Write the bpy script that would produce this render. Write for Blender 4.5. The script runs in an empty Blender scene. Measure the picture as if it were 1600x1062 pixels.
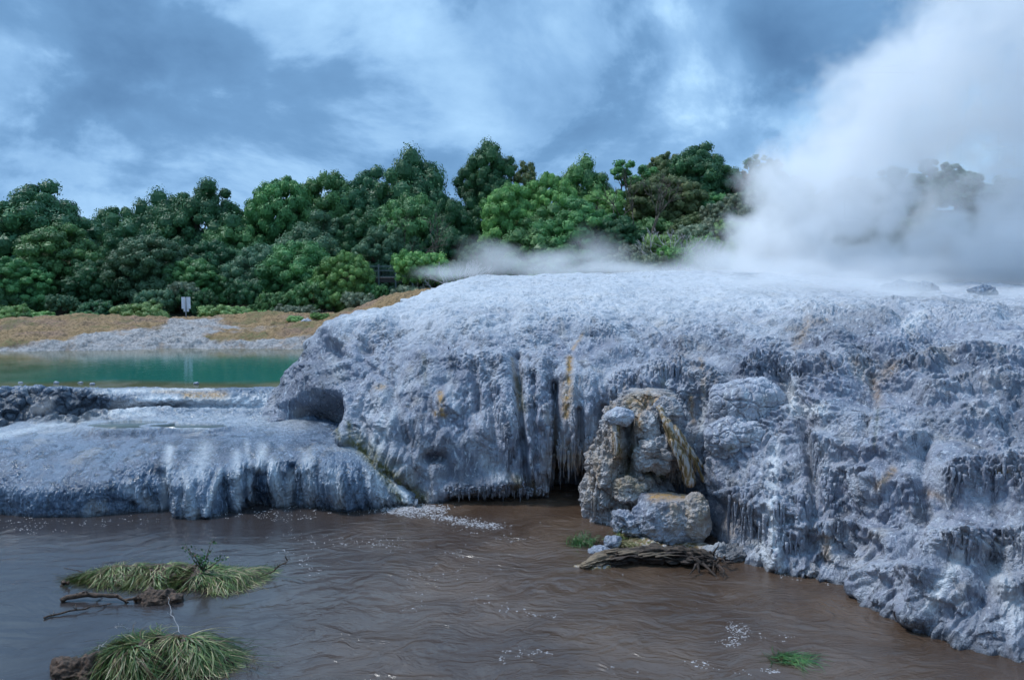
import bpy, math, random
import numpy as np
from mathutils import Vector, Matrix
rng = np.random.default_rng(7); random.seed(7)
SC = bpy.context.scene
COL = SC.collection
# ------------------------------------------------------------------ camera
H = 6.0; PITCH = math.radians(5.62); FPX = 1333.3
cam_d = bpy.data.cameras.new('camera'); cam = bpy.data.objects.new('camera', cam_d); COL.objects.link(cam)
cam_d.sensor_width = 36.0; cam_d.lens = 30.0; cam_d.clip_start = 0.1; cam_d.clip_end = 3000
cam.location = (0, 0, H); cam.rotation_euler = (math.pi/2 - PITCH, 0, 0)
SC.camera = cam
SC.render.resolution_x = 1024; SC.render.resolution_y = 679
# ------------------------------------------------------------------ light
SUN_EL = math.radians(56); SUN_AZ = math.radians(-72)      # azimuth from +Y, clockwise positive
SUN_DIR = Vector((math.sin(SUN_AZ)*math.cos(SUN_EL), math.cos(SUN_AZ)*math.cos(SUN_EL), math.sin(SUN_EL)))
sl = bpy.data.lights.new('sun', 'SUN'); so = bpy.data.objects.new('sun', sl); COL.objects.link(so)
sl.energy = 2.6; sl.angle = math.radians(10); sl.color = (.98, 0.985, 0.98)
so.rotation_euler = SUN_DIR.to_track_quat('Z', 'Y').to_euler(); so.location = (0, 0, 60)

def cam_dir(u, v):
    a = (u-800)/FPX; b = -(v-531)/FPX
    return np.array([a, b*math.sin(PITCH)+math.cos(PITCH), b*math.cos(PITCH)-math.sin(PITCH)])
def W(u, v, Y):
    d = cam_dir(u, v); t = Y/d[1]
    return np.array([d[0]*t, Y, H+d[2]*t])
def G(u, v, z=0.0):
    d = cam_dir(u, v); t = (z-H)/d[2]
    return np.array([d[0]*t, d[1]*t, z])
def proj(P):
    P = np.asarray(P); dy = P[..., 1]; dz = P[..., 2]-H
    f = dy*math.cos(PITCH)-dz*math.sin(PITCH); up = dy*math.sin(PITCH)+dz*math.cos(PITCH)
    f = np.maximum(f, 1e-3)
    return 800+FPX*P[..., 0]/f, 531-FPX*up/f

world = bpy.data.worlds.new('World'); SC.world = world; world.use_nodes = True
wn = world.node_tree; wn.nodes.clear()
class NT:
    """small helper round a node tree"""
    def __init__(s, t): s.t = t
    def n(s, ty, ins=None, **kw):
        o = s.t.nodes.new(ty)
        for k, v in kw.items(): setattr(o, k, v)
        for k, v in (ins or {}).items():
            if hasattr(v, 'node'): s.t.links.new(v, o.inputs[k])
            else: o.inputs[k].default_value = v
        return o
    def m(s, op, a, b=None, c=None, clamp=False):
        o = s.t.nodes.new('ShaderNodeMath'); o.operation = op; o.use_clamp = clamp
        for i, v in enumerate((a, b, c)):
            if v is None: continue
            if hasattr(v, 'node'): s.t.links.new(v, o.inputs[i])
            else: o.inputs[i].default_value = v
        return o.outputs[0]
    def vm(s, op, a, b=None, out=0):
        o = s.t.nodes.new('ShaderNodeVectorMath'); o.operation = op
        for i, v in enumerate((a, b)):
            if v is None: continue
            if hasattr(v, 'node'): s.t.links.new(v, o.inputs[i])
            else: o.inputs[i].default_value = v
        return o.outputs[out]
    def mix(s, f, a, b):
        o = s.t.nodes.new('ShaderNodeMix'); o.data_type = 'RGBA'
        for k, v in ((0, f), (6, a), (7, b)):
            if hasattr(v, 'node'): s.t.links.new(v, o.inputs[k])
            else: o.inputs[k].default_value = v if k == 0 else (*v[:3], 1)
        return o.outputs[2]
    def ramp(s, f, lo, hi, a=0.0, b=1.0, smooth=True):
        o = s.t.nodes.new('ShaderNodeMapRange'); o.interpolation_type = 'SMOOTHSTEP' if smooth else 'LINEAR'
        s.t.links.new(f, o.inputs[0])
        for i, v in enumerate((lo, hi, a, b)): o.inputs[i+1].default_value = v
        return o.outputs[0]
    def noise(s, vec, scale, detail=4, rough=.55, dist=0.0, out=0):
        o = s.n('ShaderNodeTexNoise', {'Scale': scale, 'Detail': detail, 'Roughness': rough, 'Distortion': dist})
        if vec is not None: s.t.links.new(vec, o.inputs['Vector'])
        return o.outputs[out]
T = NT(wn)
sky = T.n('ShaderNodeTexSky', sky_type='NISHITA', sun_disc=False)
sky.sun_elevation = SUN_EL; sky.sun_rotation = SUN_AZ % (2*math.pi); sky.air_density = 1.4; sky.dust_density = 1.0
bg1 = T.n('ShaderNodeBackground', {'Color': sky.outputs[0], 'Strength': 0.10})
tc = T.n('ShaderNodeTexCoord').outputs['Generated']
dirn = T.vm('NORMALIZE', tc)
# clouds lie in layers: noise on the direction, flattened towards the horizon
mp = T.n('ShaderNodeMapping', {'Vector': dirn, 'Scale': (1.0, 1.0, 1.6)})
warp = T.noise(mp.outputs[0], 2.4, 1.5, .45, 0, 1)
wc = T.vm('SUBTRACT', warp, (.5, .5, .5))
wv = T.vm('ADD', mp.outputs[0], T.vm('MULTIPLY', wc, (.25, .25, .25)))
wdir = T.vm('NORMALIZE', T.vm('ADD', dirn, T.vm('MULTIPLY', wc, (.30, .30, .30))))
n1 = T.noise(wv, 3.6, 9, .56); n2 = T.noise(wv, 9.5, 7, .58)
n1 = T.m('ADD', T.m('MULTIPLY', n1, .8), T.m('MULTIPLY', T.ramp(n1, .47, .56), .10)); n1 = T.m('ADD', n1, .05)
val = T.m('ADD', T.m('MULTIPLY', T.m('SUBTRACT', n1, .5), 3.0), T.m('MULTIPLY', T.m('SUBTRACT', n2, .5), .80))
def cloud_spot(u, v, rad_px, amp):
    global val
    d = cam_dir(u, v); d = d/np.linalg.norm(d)
    k = 1.0/(rad_px/FPX)**2
    dt = T.vm('DOT_PRODUCT', wdir, tuple(d), out=1)
    g = T.m('EXPONENT', T.m('MULTIPLY', T.m('SUBTRACT', dt, 1.0), 2*k))
    val = T.m('ADD', val, T.m('MULTIPLY', g, amp))
for s in [(330,105,150,-.40),(160,130,120,-.22),(820,60,110,-.38),(700,110,110,-.25),(1260,110,70,-.55),(1330,50,90,-.35),(1000,85,40,-.35),
          (840,180,60,-.30),(90,250,120,-.22),(560,290,150,-.18),(1060,60,60,.30),(1170,80,40,.30),(1040,170,70,.22),(15,130,70,.5),
          (0,250,60,.2),(400,190,110,.22),(300,250,80,.12),(700,200,110,.16),(90,15,60,.25),(640,15,60,.15),(1150,190,90,.15),(1000,130,40,.15)]:
    cloud_spot(*s)
cc = T.n('ShaderNodeValToRGB', {'Fac': T.ramp(val, -1.12, .95, 0, 1, False)})
cr = cc.color_ramp; cr.elements[0].position = 0.0; cr.elements[0].color = (.085, .19, .37, 1)
cr.elements[1].position = 0.95; cr.elements[1].color = (.58, .82, 1.02, 1)
for p, c in ((.38, (.16, .325, .57)), (.54, (.25, .455, .74)), (.74, (.40, .65, .94))):
    e = cr.elements.new(p); e.color = (*c, 1)
zc = T.n('ShaderNodeSeparateXYZ', {0: dirn}).outputs[2]
up = T.ramp(zc, .38, .85, 1.0, 1.35)                   # overcast sky is brightest overhead
bg2 = T.n('ShaderNodeBackground', {'Color': cc.outputs[0], 'Strength': up})
cover = T.ramp(val, -1.6, -1.0, .82, 1.0)
mx = T.n('ShaderNodeMixShader', {0: cover, 1: bg1.outputs[0], 2: bg2.outputs[0]})
T.n('ShaderNodeOutputWorld', {0: mx.outputs[0]})
SC.view_settings.view_transform = 'Standard'; SC.view_settings.look = 'None'
SC.view_settings.exposure = 0.15; SC.view_settings.gamma = 1.0
SC.cycles.use_denoising = True; SC.cycles.max_bounces = 12; SC.cycles.volume_bounces = 12
SC.cycles.diffuse_bounces = 3; SC.cycles.transparent_max_bounces = 8
SC.cycles.use_adaptive_sampling = True; SC.cycles.adaptive_threshold = 0.02
SC.cycles.volume_step_rate = 1.5; SC.cycles.volume_max_steps = 256
SC.cycles.caustics_reflective = False; SC.cycles.caustics_refractive = False

# ------------------------------------------------------------------ numpy noise
_perm = np.random.default_rng(3).permutation(256).astype(np.int32); _perm = np.concatenate([_perm, _perm])
_g = np.random.default_rng(4).normal(size=(256, 3)).astype(np.float32); _g /= np.linalg.norm(_g, axis=1)[:, None]
def pn(x, y, z):
    x, y, z = np.broadcast_arrays(np.asarray(x, np.float32), np.asarray(y, np.float32), np.asarray(z, np.float32))
    xi = np.floor(x); yi = np.floor(y); zi = np.floor(z)
    fx = x-xi; fy = y-yi; fz = z-zi
    xi = xi.astype(np.int32) & 255; yi = yi.astype(np.int32) & 255; zi = zi.astype(np.int32) & 255
    w = lambda t: t*t*t*(t*(t*6-15)+10)
    wx, wy, wz = w(fx), w(fy), w(fz); out = 0
    for a in (0, 1):
        pa = _perm[(xi+a) & 255]; ax = wx if a else 1-wx
        for b in (0, 1):
            pb = _perm[(pa+yi+b) & 255]; by = wy if b else 1-wy
            for c in (0, 1):
                g = _g[_perm[(pb+zi+c) & 255]]; cz = wz if c else 1-wz
                out = out + ax*by*cz*(g[..., 0]*(fx-a)+g[..., 1]*(fy-b)+g[..., 2]*(fz-c))
    return out*1.5
def fbm(x, y, z, o=4, r=.5):
    s = 0; a = 1; 
    for i in range(o):
        s = s+a*pn(x+i*17.3, y+i*9.1, z+i*5.7); x = x*2; y = y*2; z = z*2; a *= r
    return s
def billow(x, y, z, o=3, r=.5):
    s = 0; a = 1
    for i in range(o):
        s = s+a*np.abs(pn(x+i*11.3, y+i*3.1, z+i*7.7)); x = x*2; y = y*2; z = z*2; a *= r
    return s
def worley(x, y, z):
    x = np.asarray(x, np.float32); sh = x.shape
    xi = np.floor(x).astype(np.int32); yi = np.floor(y).astype(np.int32); zi = np.floor(z).astype(np.int32)
    f1 = np.full(sh, 9., np.float32); f2 = f1.copy(); cid = np.zeros(sh, np.float32)
    jit = (_g*.45+.5)
    for a in (-1, 0, 1):
        for b in (-1, 0, 1):
            for c in (-1, 0, 1):
                h = _perm[(_perm[(_perm[(xi+a) & 255]+yi+b) & 255]+zi+c) & 255]
                j = jit[h]
                d = np.sqrt((xi+a+j[..., 0]-x)**2+(yi+b+j[..., 1]-y)**2+(zi+c+j[..., 2]-z)**2)
                nf = d < f1
                f2 = np.where(nf, f1, np.minimum(f2, d)); cid = np.where(nf, h/255., cid); f1 = np.where(nf, d, f1)
    return f1, f2, cid
def sstep(a, b, x):
    t = np.clip((x-a)/(b-a), 0, 1); return t*t*(3-2*t)

# ------------------------------------------------------------------ mesh helpers
def mesh_np(name, V, F, mats, smooth=True, attrs=None, midx=None):
    """V (n,3); F (m,k) array or list of such arrays with k = 3 or 4"""
    Fs = F if isinstance(F, list) else [F]
    Fs = [np.asarray(f, np.int32) for f in Fs if len(f)]
    me = bpy.data.meshes.new(name)
    V = np.ascontiguousarray(V, np.float32)
    me.vertices.add(len(V)); me.vertices.foreach_set('co', V.ravel())
    loops = np.concatenate([f.ravel() for f in Fs]); counts = np.concatenate([np.full(len(f), f.shape[1], np.int32) for f in Fs])
    me.loops.add(len(loops)); me.loops.foreach_set('vertex_index', loops)
    me.polygons.add(len(counts))
    me.polygons.foreach_set('loop_start', np.concatenate([[0], np.cumsum(counts)[:-1]]).astype(np.int32))
    me.polygons.foreach_set('use_smooth', np.full(len(counts), smooth))
    if midx is not None: me.polygons.foreach_set('material_index', np.asarray(midx, np.int32))
    for m in (mats if isinstance(mats, (list, tuple)) else [mats]): me.materials.append(m)
    for k, a in (attrs or {}).items():
        at = me.attributes.new(k, 'FLOAT', 'POINT'); at.data.foreach_set('value', np.ascontiguousarray(a, np.float32).ravel())
    me.update(calc_edges=True); me.validate()
    return me
def obj(name, me, parent=None, label=None, cat=None, group=None, kind=None, loc=None):
    o = bpy.data.objects.new(name, me); COL.objects.link(o)
    if parent is not None: o.parent = parent
    if loc is not None: o.location = loc
    if label: o['label'] = label
    if cat: o['category'] = cat
    if group: o['group'] = group
    if kind: o['kind'] = kind
    return o
def empty(name, loc, label, cat, group=None, rz=0):
    o = obj(name, None, label=label, cat=cat, group=group, loc=loc); o.rotation_euler.z = rz; o.empty_display_size = .3
    return o
def gridfaces(nu, nv, wrap=False):
    i = np.arange(nu if wrap else nu-1); j = np.arange(nv-1); I, J = np.meshgrid(i, j, indexing='ij')
    I2 = (I+1) % nu
    return np.stack([I*nv+J, I2*nv+J, I2*nv+J+1, I*nv+J+1], -1).reshape(-1, 4)
class MB:
    """collects pieces into one mesh"""
    def __init__(s): s.V = []; s.F4 = []; s.F3 = []; s.n = 0; s.A = []
    def add(s, V, F4=None, F3=None, a=0.0):
        V = np.asarray(V, np.float32).reshape(-1, 3)
        if F4 is not None and len(F4): s.F4.append(np.asarray(F4)+s.n)
        if F3 is not None and len(F3): s.F3.append(np.asarray(F3)+s.n)
        s.V.append(V); s.A.append(np.broadcast_to(np.asarray(a, np.float32), (len(V),))); s.n += len(V); return s
    def box(s, c, d, R=None, bev=0.0, a=0.0):
        # a box with bevelled vertical edges
        hx, hy, hz = [q/2 for q in d]; b = bev if bev > 0 else min(hx, hy, hz)*.12
        ring = [(-hx+b, -hy), (hx-b, -hy), (hx, -hy+b), (hx, hy-b), (hx-b, hy), (-hx+b, hy), (-hx, hy-b), (-hx, -hy+b)]
        V = []
        for z, k in ((-hz, 1-b/max(hx, hy)), (-hz+b, 1), (hz-b, 1), (hz, 1-b/max(hx, hy))):
            for p in ring: V.append((p[0]*k, p[1]*k, z))
        V = np.array(V)
        F = [(r*8+i, r*8+(i+1) % 8, (r+1)*8+(i+1) % 8, (r+1)*8+i) for r in range(3) for i in range(8)]
        F += [(0, 7, 6, 5), (0, 5, 4, 1), (1, 4, 3, 2), (24, 25, 26, 27), (24, 27, 28, 29), (24, 29, 30, 31)]
        if R is not None: V = V @ np.array(R).T
        return s.add(V+np.array(c), F, None, a)
    def tube(s, pts, rad, sides=6, a=0.0, flat=1.0, cap=True):
        pts = np.asarray(pts, float); n = len(pts); rad = np.broadcast_to(np.asarray(rad, float), (n,))
        tg = np.gradient(pts, axis=0); tg /= (np.linalg.norm(tg, axis=1)[:, None]+1e-9)
        ref = np.array([0, 0, 1.]) if abs(tg[0][2]) < .9 else np.array([1., 0, 0])
        V = []
        for i in range(n):
            x = np.cross(tg[i], ref); x /= (np.linalg.norm(x)+1e-9); y = np.cross(x, tg[i]); ref = y if i == 0 else ref
            for k in range(sides):
                an = 2*math.pi*k/sides
                V.append(pts[i]+rad[i]*(math.cos(an)*x+flat*math.sin(an)*y))
        F = [(i*sides+k, i*sides+(k+1) % sides, (i+1)*sides+(k+1) % sides, (i+1)*sides+k) for i in range(n-1) for k in range(sides)]
        F3 = []
        if cap:
            V.append(pts[0]); V.append(pts[-1]); a0 = n*sides
            F3 = [(a0, (k+1) % sides, k) for k in range(sides)]+[(a0+1, (n-1)*sides+k, (n-1)*sides+(k+1) % sides) for k in range(sides)]
        return s.add(V, F, F3, a)
    def mesh(s, name, mats, smooth=True, extra=None):
        V = np.concatenate(s.V); Fs = []
        if s.F4: Fs.append(np.concatenate(s.F4))
        if s.F3: Fs.append(np.concatenate(s.F3))
        return mesh_np(name, V, Fs, mats, smooth, {'tint': np.concatenate(s.A)})

# ------------------------------------------------------------------ materials
def mat(name):
    m = bpy.data.materials.new(name); m.use_nodes = True; t = NT(m.node_tree)
    b = m.node_tree.nodes['Principled BSDF']
    return m, t, b
def attr(t, name): return t.n('ShaderNodeAttribute', attribute_name=name).outputs['Fac']
def objco(t): return t.n('ShaderNodeTexCoord').outputs['Object']
def bump(t, h, dist, strength=1.0, nrm=None):
    ins = {'Height': h, 'Distance': dist, 'Strength': strength}
    if nrm is not None: ins['Normal'] = nrm
    return t.n('ShaderNodeBump', ins).outputs[0]
L = lambda t, a, b: t.t.links.new(a, b)

def sinter_mat(name, c_dark, c_light, rough=.62, knob=1.0, spec=.4):
    m, t, b = mat(name); co = objco(t)
    n1 = t.noise(co, 1.1, 5, .6, .4); n2 = t.noise(co, 6.5, 6, .62); n3 = t.noise(co, 34, 4, .6)
    col = t.mix(t.ramp(n1, .34, .66), c_dark, c_light)
    lav = t.mix(.5, c_dark, (c_light[0]*1.06, c_light[1]*.96, c_light[2]*1.04))
    col = t.mix(t.m('MULTIPLY', t.ramp(n2, .42, .70), .55), col, lav)
    col = t.mix(t.m('MULTIPLY', t.ramp(n3, .56, .74), .30), col, [min(1, q*1.5) for q in c_light])
    # thin vertical run marks of mineral
    mp = t.n('ShaderNodeMapping', {'Vector': co, 'Scale': (9, 9, .8)}).outputs[0]
    st = t.noise(mp, 1.0, 4, .6, .3)
    col = t.mix(t.m('MULTIPLY', t.ramp(st, .54, .70), .38), col, [min(1, q*1.38) for q in c_light])
    col = t.mix(t.m('MULTIPLY', t.ramp(st, .45, .30), .35), col, [q*.62 for q in c_dark])
    nb_ = t.noise(co, .42, 4, .55, .6); col = t.mix(t.m('MULTIPLY', t.ramp(nb_, .50, .36), .55), col, [q*.52 for q in (c_dark[0]*.95, c_dark[1], c_dark[2]*1.08)])
    col = t.mix(t.m('MULTIPLY', t.ramp(t.noise(co, .9, 5, .6), .57, .68), .28), col, (.50, .43, .34))
    # darker wet films and pale mineral threads that run down the face
    mq = t.n('ShaderNodeMapping', {'Vector': t.vm('ADD', co, t.vm('MULTIPLY', t.noise(co, 1.6, 3, .5, 0, 1), (.5, .5, .2))), 'Scale': (3.6, 3.6, .42)}).outputs[0]
    s2 = t.noise(mq, 1.0, 5, .62); s3 = t.noise(mq, 3.3, 4, .6)
    col = t.mix(t.m('MULTIPLY', t.ramp(s2, .49, .35), .72), col, [q*.42 for q in c_dark])
    col = t.mix(t.m('MULTIPLY', t.ramp(s3, .56, .68), .60), col, [min(.8, q*1.55) for q in c_light])
    # deposits and wetness with a shape of their own, plus painted brightness and shade
    dep = t.m('MULTIPLY', attr(t, 'white'), t.ramp(t.m('ADD', n2, t.m('MULTIPLY', st, .5)), .55, .90, .62, 1)); col = t.mix(dep, col, (.80, .83, .86))
    och = t.m('MULTIPLY', attr(t, 'ochre'), t.ramp(t.m('ADD', n2, st), .75, 1.15, .25, 1.0)); col = t.mix(och, col, (.44, .245, .06))
    alg = t.m('MULTIPLY', attr(t, 'algae'), t.ramp(n2, .35, .6, .45, 1.0)); col = t.mix(alg, col, (.105, .10, .03))
    tan = t.m('MULTIPLY', attr(t, 'tan'), t.ramp(n2, .38, .62, .2, 1.0)); col = t.mix(tan, col, (.42, .335, .25))
    dk = t.m('MULTIPLY', attr(t, 'wet_dark'), t.ramp(n2, .2, .6, .6, 1.0)); col = t.mix(dk, col, (.045, .05, .06))
    L(t, col, b.inputs['Base Color'])
    v1 = t.n('ShaderNodeTexVoronoi', {'Vector': co, 'Scale': 17.0}, feature='SMOOTH_F1').outputs[0]
    v2 = t.n('ShaderNodeTexVoronoi', {'Vector': t.vm('ADD', co, t.vm('MULTIPLY', t.noise(co, 20, 3, .6, 0, 1), (.05, .05, .05))), 'Scale': 38.0}, feature='SMOOTH_F1').outputs[0]
    kn = t.ramp(n1, .42, .60, .25, 1.0); h = t.m('MULTIPLY', t.m('ADD', t.m('ADD', t.m('MULTIPLY', v1, -.55), t.m('MULTIPLY', v2, -.30)), t.m('MULTIPLY', n3, .45)), kn); h = t.m('ADD', h, t.m('MULTIPLY', t.noise(mp, 2.2, 4, .6), .75))
    L(t, bump(t, h, .075*knob, 1.0), b.inputs['Normal'])
    L(t, t.m('SUBTRACT', rough, t.m('MULTIPLY', t.ramp(s2, .5, .36), .26)), b.inputs['Roughness'])
    b.inputs['Specular IOR Level'].default_value = spec
    return m
M_sinter = sinter_mat('silica_sinter', (.180, .205, .270), (.440, .470, .535), .50)
M_lower = sinter_mat('wet_blue_sinter', (.045, .080, .135), (.19, .25, .335), .27, .7, .55)
M_rock = sinter_mat('stained_outcrop_rock', (.22, .222, .245), (.56, .555, .58), .6, 1.3)
M_cracked = sinter_mat('cracked_crust', (.30, .325, .39), (.47, .50, .56), .7, .6)
# ------------------------------------------------------------------ terraces (control nets lofted, then weathered)
def catmull(P, t):
    n = len(P); i = np.clip(np.floor(t).astype(int), 0, n-2); f = (t-i)
    g = lambda k: P[np.clip(k, 0, n-1)]
    p0, p1, p2, p3 = g(i-1), g(i), g(i+1), g(i+2)
    p0 = np.where((i == 0)[:, None, None], 2*p1-p2, p0); p3 = np.where((i == n-2)[:, None, None], 2*p2-p1, p3)
    f = f[:, None, None]
    return .5*(2*p1+(p2-p0)*f+(2*p0-5*p1+4*p2-p3)*f*f+(3*p1-p0-3*p2+p3)*f**3)
def loft(net, nu, nv, wu=None, wv=None):
    """net[c][r] world points -> dense grid (nu, nv, 3), spaced evenly by mean length (weights on segments)"""
    P = np.array(net, float)
    du = np.linalg.norm(np.diff(P, axis=0), axis=2).mean(1); dv = np.linalg.norm(np.diff(P, axis=1), axis=2).mean(0)
    if wu is not None: du = du*np.array(wu)
    if wv is not None: dv = dv*np.array(wv)
    cu = np.concatenate([[0], np.cumsum(du)]); cv = np.concatenate([[0], np.cumsum(dv)])
    tu = np.interp(np.linspace(0, cu[-1], nu), cu, np.arange(len(cu))); tv = np.interp(np.linspace(0, cv[-1], nv), cv, np.arange(len(cv)))
    A = catmull(P, tu); B = catmull(A.transpose(1, 0, 2), tv).transpose(1, 0, 2)
    return B
def normals(B, flip=1):
    a = np.gradient(B, axis=0); b = np.gradient(B, axis=1)
    n = np.cross(a, b)*flip; n /= (np.linalg.norm(n, axis=2)[..., None]+1e-9)
    return n
def polydist(U, V, line, rad):
    """distance in marks from a drawn line over the surface, and the place along it"""
    best = np.full(U.shape, 1e9, np.float32)
    for (a, b), (c, d) in zip(line[:-1], line[1:]):
        dx, dy = c-a, d-b; l2 = dx*dx+dy*dy+1e-6
        t = np.clip(((U-a)*dx+(V-b)*dy)/l2, 0, 1)
        best = np.minimum(best, np.hypot(U-a-t*dx, V-b-t*dy))
    return best
def gauss(U, V, line, rad):
    if len(line) == 1: line = [line[0], (line[0][0]+.01, line[0][1])]
    u0 = min(p[0] for p in line)-3*rad; u1 = max(p[0] for p in line)+3*rad; v0 = min(p[1] for p in line)-3*rad; v1 = max(p[1] for p in line)+3*rad
    out = np.zeros(U.shape, np.float32); k = (U > u0) & (U < u1) & (V > v0) & (V < v1)
    if k.any(): out[k] = np.exp(-(polydist(U[k], V[k], line, rad)/rad)**2)
    return out
def shelf(U, V, line, amp, w, B, wob=5):
    """a ledge: the face below the line stands proud, fading downwards"""
    xs = [p[0] for p in line]; ys = [p[1] for p in line]
    vl = np.interp(U, xs, ys)+wob*pn(B[..., 0]*1.3, B[..., 1]*1.3, 3.3)
    end = sstep(xs[0]-25, xs[0]+15, U)*(1-sstep(xs[-1]-15, xs[-1]+25, U))
    d = V-vl
    return amp*end*np.where(d > 0, np.exp(-(d/w)**2), np.exp(-(d/7.0)**2))

Z0 = -.5
def colm(pts, back):
    """pts: (u,v,Y) from waterline to crest; a foot under the water and a back are added"""
    P = [W(*p) for p in pts]
    foot = P[0].copy(); foot[2] = Z0; 
    c = P[-1]; out = [foot]+P+[c+np.array(back[0]), c+np.array(back[1])]
    return out
bk = ((.3, 5, -.5), (.5, 9, -3.4))
main = [
 [np.array(p) for p in ((-5.6,28.6,Z0),(-5.5,28.3,1.1),(-5.2,28.2,1.9),(-4.6,28.2,2.9),(-3.9,28.3,3.7),(-2.6,29.0,4.4),(-1.4,31.5,4.75),(-1.0,36,4.3),(-.5,40,1.5))],
 [np.array((-6.3,24.4,Z0))]+[W(404,668,24.3),W(424,626,24.6),W(466,562,25.0),W(517,512,25.4),W(600,481,26.6),W(684,453,30)]+[np.array((-2.0,35.5,4.5)),np.array((-1.6,40,1.6))],
 colm([(468,690,21.6),(466,640,22.4),(505,580,23.2),(548,520,24.0),(618,486,26.0),(700,446,30)], bk),
 colm([(560,745,20.9),(545,680,21.3),(560,600,22.2),(590,530,23.5),(648,482,25.8),(735,437,30)], bk),
 colm([(665,783,20.4),(650,700,20.9),(655,600,21.9),(670,530,23.2),(705,480,25.5),(775,433,30.3)], bk),
 colm([(780,781,20.5),(780,700,20.75),(782,600,21.5),(788,530,22.9),(800,480,25.3),(835,431,30.6)], bk),
 colm([(860,778,20.7),(862,690,20.75),(868,600,21.3),(874,530,22.6),(880,480,25),(900,430,30.8)], bk),
 colm([(935,776,21.0),(932,700,20.85),(932,610,21.15),(938,540,22.4),(942,480,24.8),(965,429,31)], bk),
 colm([(1030,800,19.9),(1026,700,20.3),(1024,622,20.7),(1026,560,21.6),(1032,490,24.4),(1045,428,31.3)], bk),
 colm([(1112,842,17.9),(1118,735,18.6),(1130,645,19.5),(1145,565,20.8),(1150,490,23.9),(1155,427,31.8)], bk),
 colm([(1185,884,16.1),(1180,770,16.9),(1200,655,18.5),(1222,570,20.2),(1225,492,23.3),(1232,430,32)], bk),
 colm([(1300,905,15.5),(1300,780,16.2),(1318,655,17.4),(1328,565,19.3),(1325,492,22.8),(1325,436,32)], bk),
 colm([(1390,953,14.05),(1400,830,14.8),(1418,700,15.9),(1435,575,18.4),(1430,492,22.2),(1430,442,32)], bk),
 colm([(1500,1003,12.8),(1510,880,13.5),(1528,740,14.9),(1540,605,17.3),(1540,502,21.2),(1530,446,32)], bk),
 colm([(1610,1022,12.3),(1622,900,12.9),(1640,765,14.1),(1650,625,16.7),(1652,508,20.6),(1640,450,32)], bk),
 colm([(1790,1075,11.3),(1800,940,11.9),(1840,800,13.1),(1860,640,15.9),(1860,514,20),(1840,452,32)], bk),
 colm([(2250,1180,9.9),(2280,1010,10.5),(2300,850,11.6),(2300,680,14.4),(2280,530,19),(2240,456,32)], bk),
]
NU, NV = 1700, 780
B = loft(main, NU, NV, wu=[.6,1,1,1,1,1,1,1,1,1,1,1,1,1,1,.5], wv=[.6,1.15,1.15,1.15,1,.62,.25,.12])
N = normals(B)
U, V = proj(B); X, Y, Z = B[..., 0], B[..., 1], B[..., 2]
steep = sstep(.9, .35, N[..., 2])              # 1 on the face
out = N*np.array([1, 1, .35]); out /= np.linalg.norm(out, axis=2)[..., None]
D = np.zeros(U.shape, np.float32)
# soft large bulges
calm = 1-.62*sstep(23.5, 27.5, Y)
D += .28*fbm(X*.45, Y*.45, Z*.5, 2)*calm
D += .20*(billow(X*1.25, Y*1.25, Z*.7+3, 2)-.35)*calm
# the named forms of this face
for line, r, a in [
  ([(866,600),(868,700),(868,775)],6,-.50), ([(806,555),(816,660),(824,765)],5,-.28), ([(742,560),(748,640)],6,-.16), ([(903,640),(906,690)],5,-.25),
  ([(944,640),(935,700)],8,-.35), ([(893,560),(884,640),(886,700)],5,-.10), ([(770,600),(772,690)],5,-.15), ([(835,590),(838,720)],4,-.14),
  ([(846,560),(848,680),(852,775)],14,.24), ([(788,560),(794,660),(806,745)],15,.22), ([(822,560),(826,700),(832,775)],9,.16), ([(757,560),(760,680)],12,.12),
  ([(890,590),(898,720)],15,.24), ([(922,590),(924,700)],12,.18),
  ([(905,775),(908,750)],32,-1.1), ([(880,745),(930,742)],16,-.5),
  ([(462,655),(512,640)],20,-1.25), ([(470,668),(505,668)],14,-.6), ([(500,606),(540,612)],14,.25), ([(440,642),(460,600),(520,575)],9,.16),
  ([(508,548),(516,575)],16,-.45), ([(566,540)],11,-.38), ([(525,510),(560,500),(600,498)],14,.16), ([(690,715),(670,716)],8,-.32),
  ([(620,660)],38,.18), ([(690,680)],50,.22), ([(700,768),(760,756),(810,752)],17,.30), ([(655,600)],30,.16), ([(590,610)],24,.20), ([(545,640),(548,680)],18,.22),
  ([(560,560),(610,600),(640,690)],6,-.15), ([(590,690),(560,650),(580,600)],5,-.14), ([(600,620),(585,700)],9,.12),
  ([(1170,838),(1150,800)],22,-.5), ([(1268,640),(1262,700),(1275,760),(1262,850)],7,-.22), ([(1365,600),(1362,720)],6,-.15),
  ([(1225,600),(1235,630)],15,-.35), ([(1250,560),(1320,570)],20,.15), ([(1320,860),(1330,930)],10,-.22), ([(1445,700),(1440,800),(1420,880)],9,-.25),
  ([(1210,790),(1215,880)],18,.22), ([(1300,700),(1300,850)],22,.16), ([(1480,870),(1450,960)],22,.25), ([(1560,850),(1530,960)],18,-.2),
  ([(1090,620),(1085,740)],13,-.25), ([(1110,650),(1100,720)],8,.25), ([(1055,640),(1060,740)],16,.1),
 ]: D += a*gauss(U, V, line, r)
wx = X+.22*fbm(X*.8, Y*.8, Z*.6+9, 2); wy = Y+.22*fbm(X*.8, Y*.8, Z*.6+29, 2)
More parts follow.
